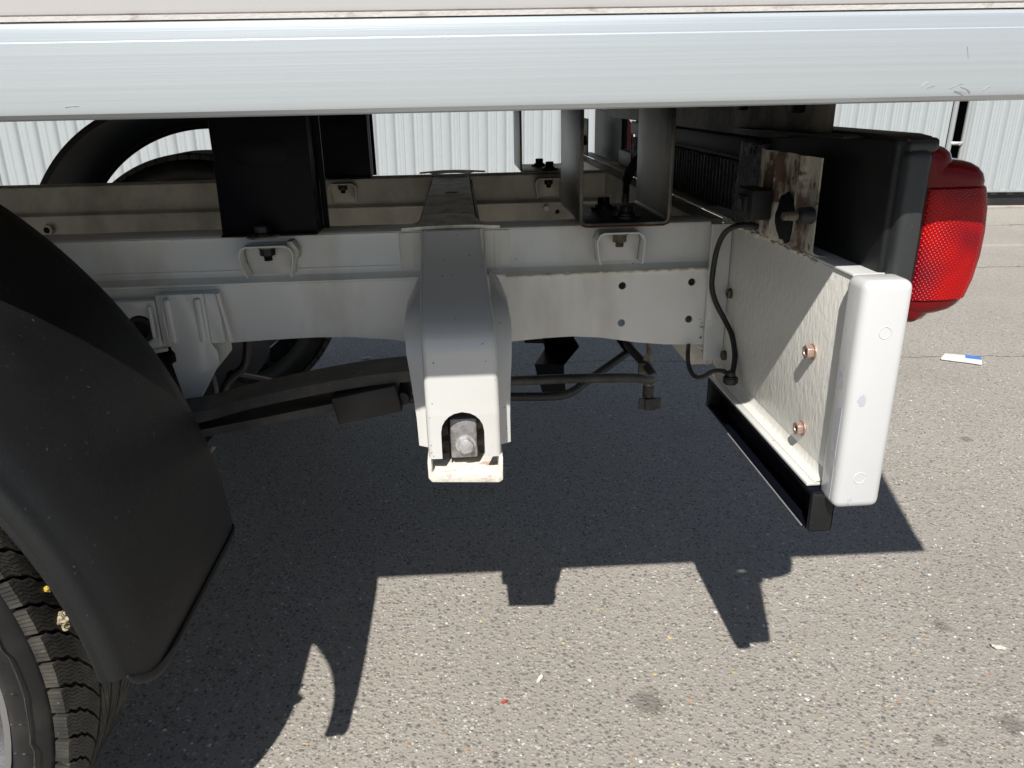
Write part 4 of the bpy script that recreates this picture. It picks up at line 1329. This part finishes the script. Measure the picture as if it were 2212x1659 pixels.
# folded black strap
zp = [[(0.1272, 0.3640), (0.2234, 0.3640)], [(0.1500, 0.3585), (0.2260, 0.3585)]]
mb = MB()
Zs = [((1172, 729), (1240, 727), 0.13), ((1176, 751), (1250, 748), 0.20), ((1155, 789), (1218, 790), 0.10), ((1160, 812), (1218, 812), 0.095), ((1171, 845), (1222, 845), 0.10)]
mb.loft([[at(a[0], a[1], Y=y), at(b2[0], b2[1], Y=y)] for a, b2, y in Zs])
mb.solid(0.003)
zs_ = mb.build('folded_strap', 'clean_black', truck, ang=10)
MB().prism([(at(1133, 733, Y=0.14).x, at(1133, 733, Y=0.14).z), (at(1176, 733, Y=0.14).x, at(1176, 733, Y=0.14).z), (at(1176, 742, Y=0.14).x, at(1176, 742, Y=0.14).z), (at(1133, 741, Y=0.14).x, at(1133, 741, Y=0.14).z)],
           1, 0.14, 0.146).build('strap_tongue', 'clean_black', zs_)
# winch stud
a0, a1, a2, a3, a4 = at(1404, 725, Y=0.04), at(1402, 790, Y=0.04), at(1401, 832, Y=0.04), at(1400, 856, Y=0.04), at(1401, 880, Y=0.04)
sd = MB().cyl(a0, a1, 0.0058, 12).build('winch_stud', 'stud', truck)
MB().box((a1.x - 0.020, 0.035, a1.z - 0.026), (a1.x + 0.004, 0.041, a1.z + 0.006), 0.001).build('stud_plate', 'stud', sd)
MB().cyl(a2, a3, 0.0105, 16, 0.001).build('stud_sleeve', 'spring', sd)
MB().cyl(a1, a2, 0.0092, 12).build('stud_collar', 'stud', sd)
MB().box((a4.x - 0.0205, 0.030, a4.z), (a4.x + 0.020, 0.0345, a3.z), 0.0015).build('stud_wing', 'spring', sd)
MB().box((a4.x - 0.010, 0.0255, a4.z - 0.001), (a4.x + 0.010, 0.046, a3.z), 0.002).build('stud_nut', 'spring', sd)
MB().prism([(a1.x - 0.012, a1.z + 0.012), (a1.x + 0.003, a1.z + 0.006), (a1.x - 0.002, a1.z + 0.034)], 1, 0.036, 0.040, 0.0006).build('stud_fin', 'stud', sd)

# axle, exhaust and hoses in the dark behind the wheel
MB().cyl((WX + 0.01, -0.55, WZ), (WX + 0.01, 0.76, WZ), 0.04, 24).build('axle', 'clean_black', truck)
hs_ = MB().tube(smooth_path([at(536, 715, Y=-0.2), at(534, 760, Y=-0.2), at(528, 790, Y=-0.2), at(505, 812, Y=-0.2), at(490, 830, Y=-0.2), at(478, 865, Y=-0.2)]), 0.006, 10).build('brake_hose', 'rubber', truck)
MB().tube(smooth_path([at(430, 760, Y=-0.25), at(452, 800, Y=-0.25), at(465, 835, Y=-0.25), at(466, 880, Y=-0.25)]), 0.004, 10).build('brake_pipe', 'spring', truck)
MB().tube(smooth_path([at(500, 812, Y=-0.2), at(560, 822, Y=-0.1), at(640, 838, Y=0.0), at(720, 850, Y=0.05)]), 0.008, 10).build('stabiliser_bar', 'clean_black', truck)
MB().box((-0.60, -0.28, 0.33), (-0.36, 0.20, 0.50), 0.02).build('differential_housing', 'clean_black', truck)
MB().tube([at(445, 985, Y=-0.40), at(462, 962, Y=-0.40)], 0.0035, 8).build('spring_clip', 'stud', truck)

# ------------------------------------------------------------------ litter on the ground
ppr = empty('paper_wrapper', (1.605, 0.990, 0.0))
pa = [at(px_, py_, Z=0.0, world=True) - Vector((1.605, 0.990, 0)) for px_, py_ in ((2033, 777), (2040, 769), (2064, 771), (2082, 773), (2119, 778), (2120, 791), (2088, 786), (2070, 784), (2032, 779))]
MB().prism([(p.x, p.y) for p in pa], 2, 0.0035, 0.010, 0.001).build('paper_body', 'paper', ppr)
pa = [at(px_, py_, Z=0.0, world=True) - Vector((1.605, 0.990, 0)) for px_, py_ in ((2084, 773), (2118, 778), (2119, 784), (2084, 780))]
MB().prism([(p.x, p.y) for p in pa], 2, 0.0102, 0.0110).build('blue_field', 'blue', ppr)
tag(ppr, 'flattened white and blue paper wrapper lying on the sunlit asphalt', 'paper scrap')


def scrap(name, px_, py_, s, mt, label, cat, ang):
    q = at(px_, py_, Z=0, world=True)
    mb = MB()
    nn = 13
    top = []
    for i in range(nn):
        a = 2 * PI * i / nn
        r = s * random.uniform(0.55, 1.15)
        x, y = r * math.cos(a), 0.42 * r * math.sin(a)
        top.append((x * math.cos(ang) - y * math.sin(ang), x * math.sin(ang) + y * math.cos(ang)))
    mb.prism(top, 2, 0.001, 0.0026)
    for v in mb.bm.verts:
        v.co.z += 0.0015 * math.sin(v.co.x * 500) + 0.0015
    o = mb.build(name, mt)
    o.location = (q.x, q.y, 0)
    tag(o, label, cat)
    return o


scrap('white_flake', 1166, 1470, 0.0105, 'flake', 'torn white flake on the sunlit ground, lower middle', 'flake', 0.9)
scrap('white_flake', 2157, 1401, 0.0135, 'flake', 'white flake on the asphalt at the far lower right', 'flake', -0.25)
scrap('white_flake', 792, 775, 0.020, 'flake', 'pale flake in the shade behind the leaf spring', 'flake', 0.1)
scrap('red_flake', 1090, 1519, 0.0055, 'red_flake', 'tiny red flake on the sunlit ground near the bottom', 'flake', 0.2)
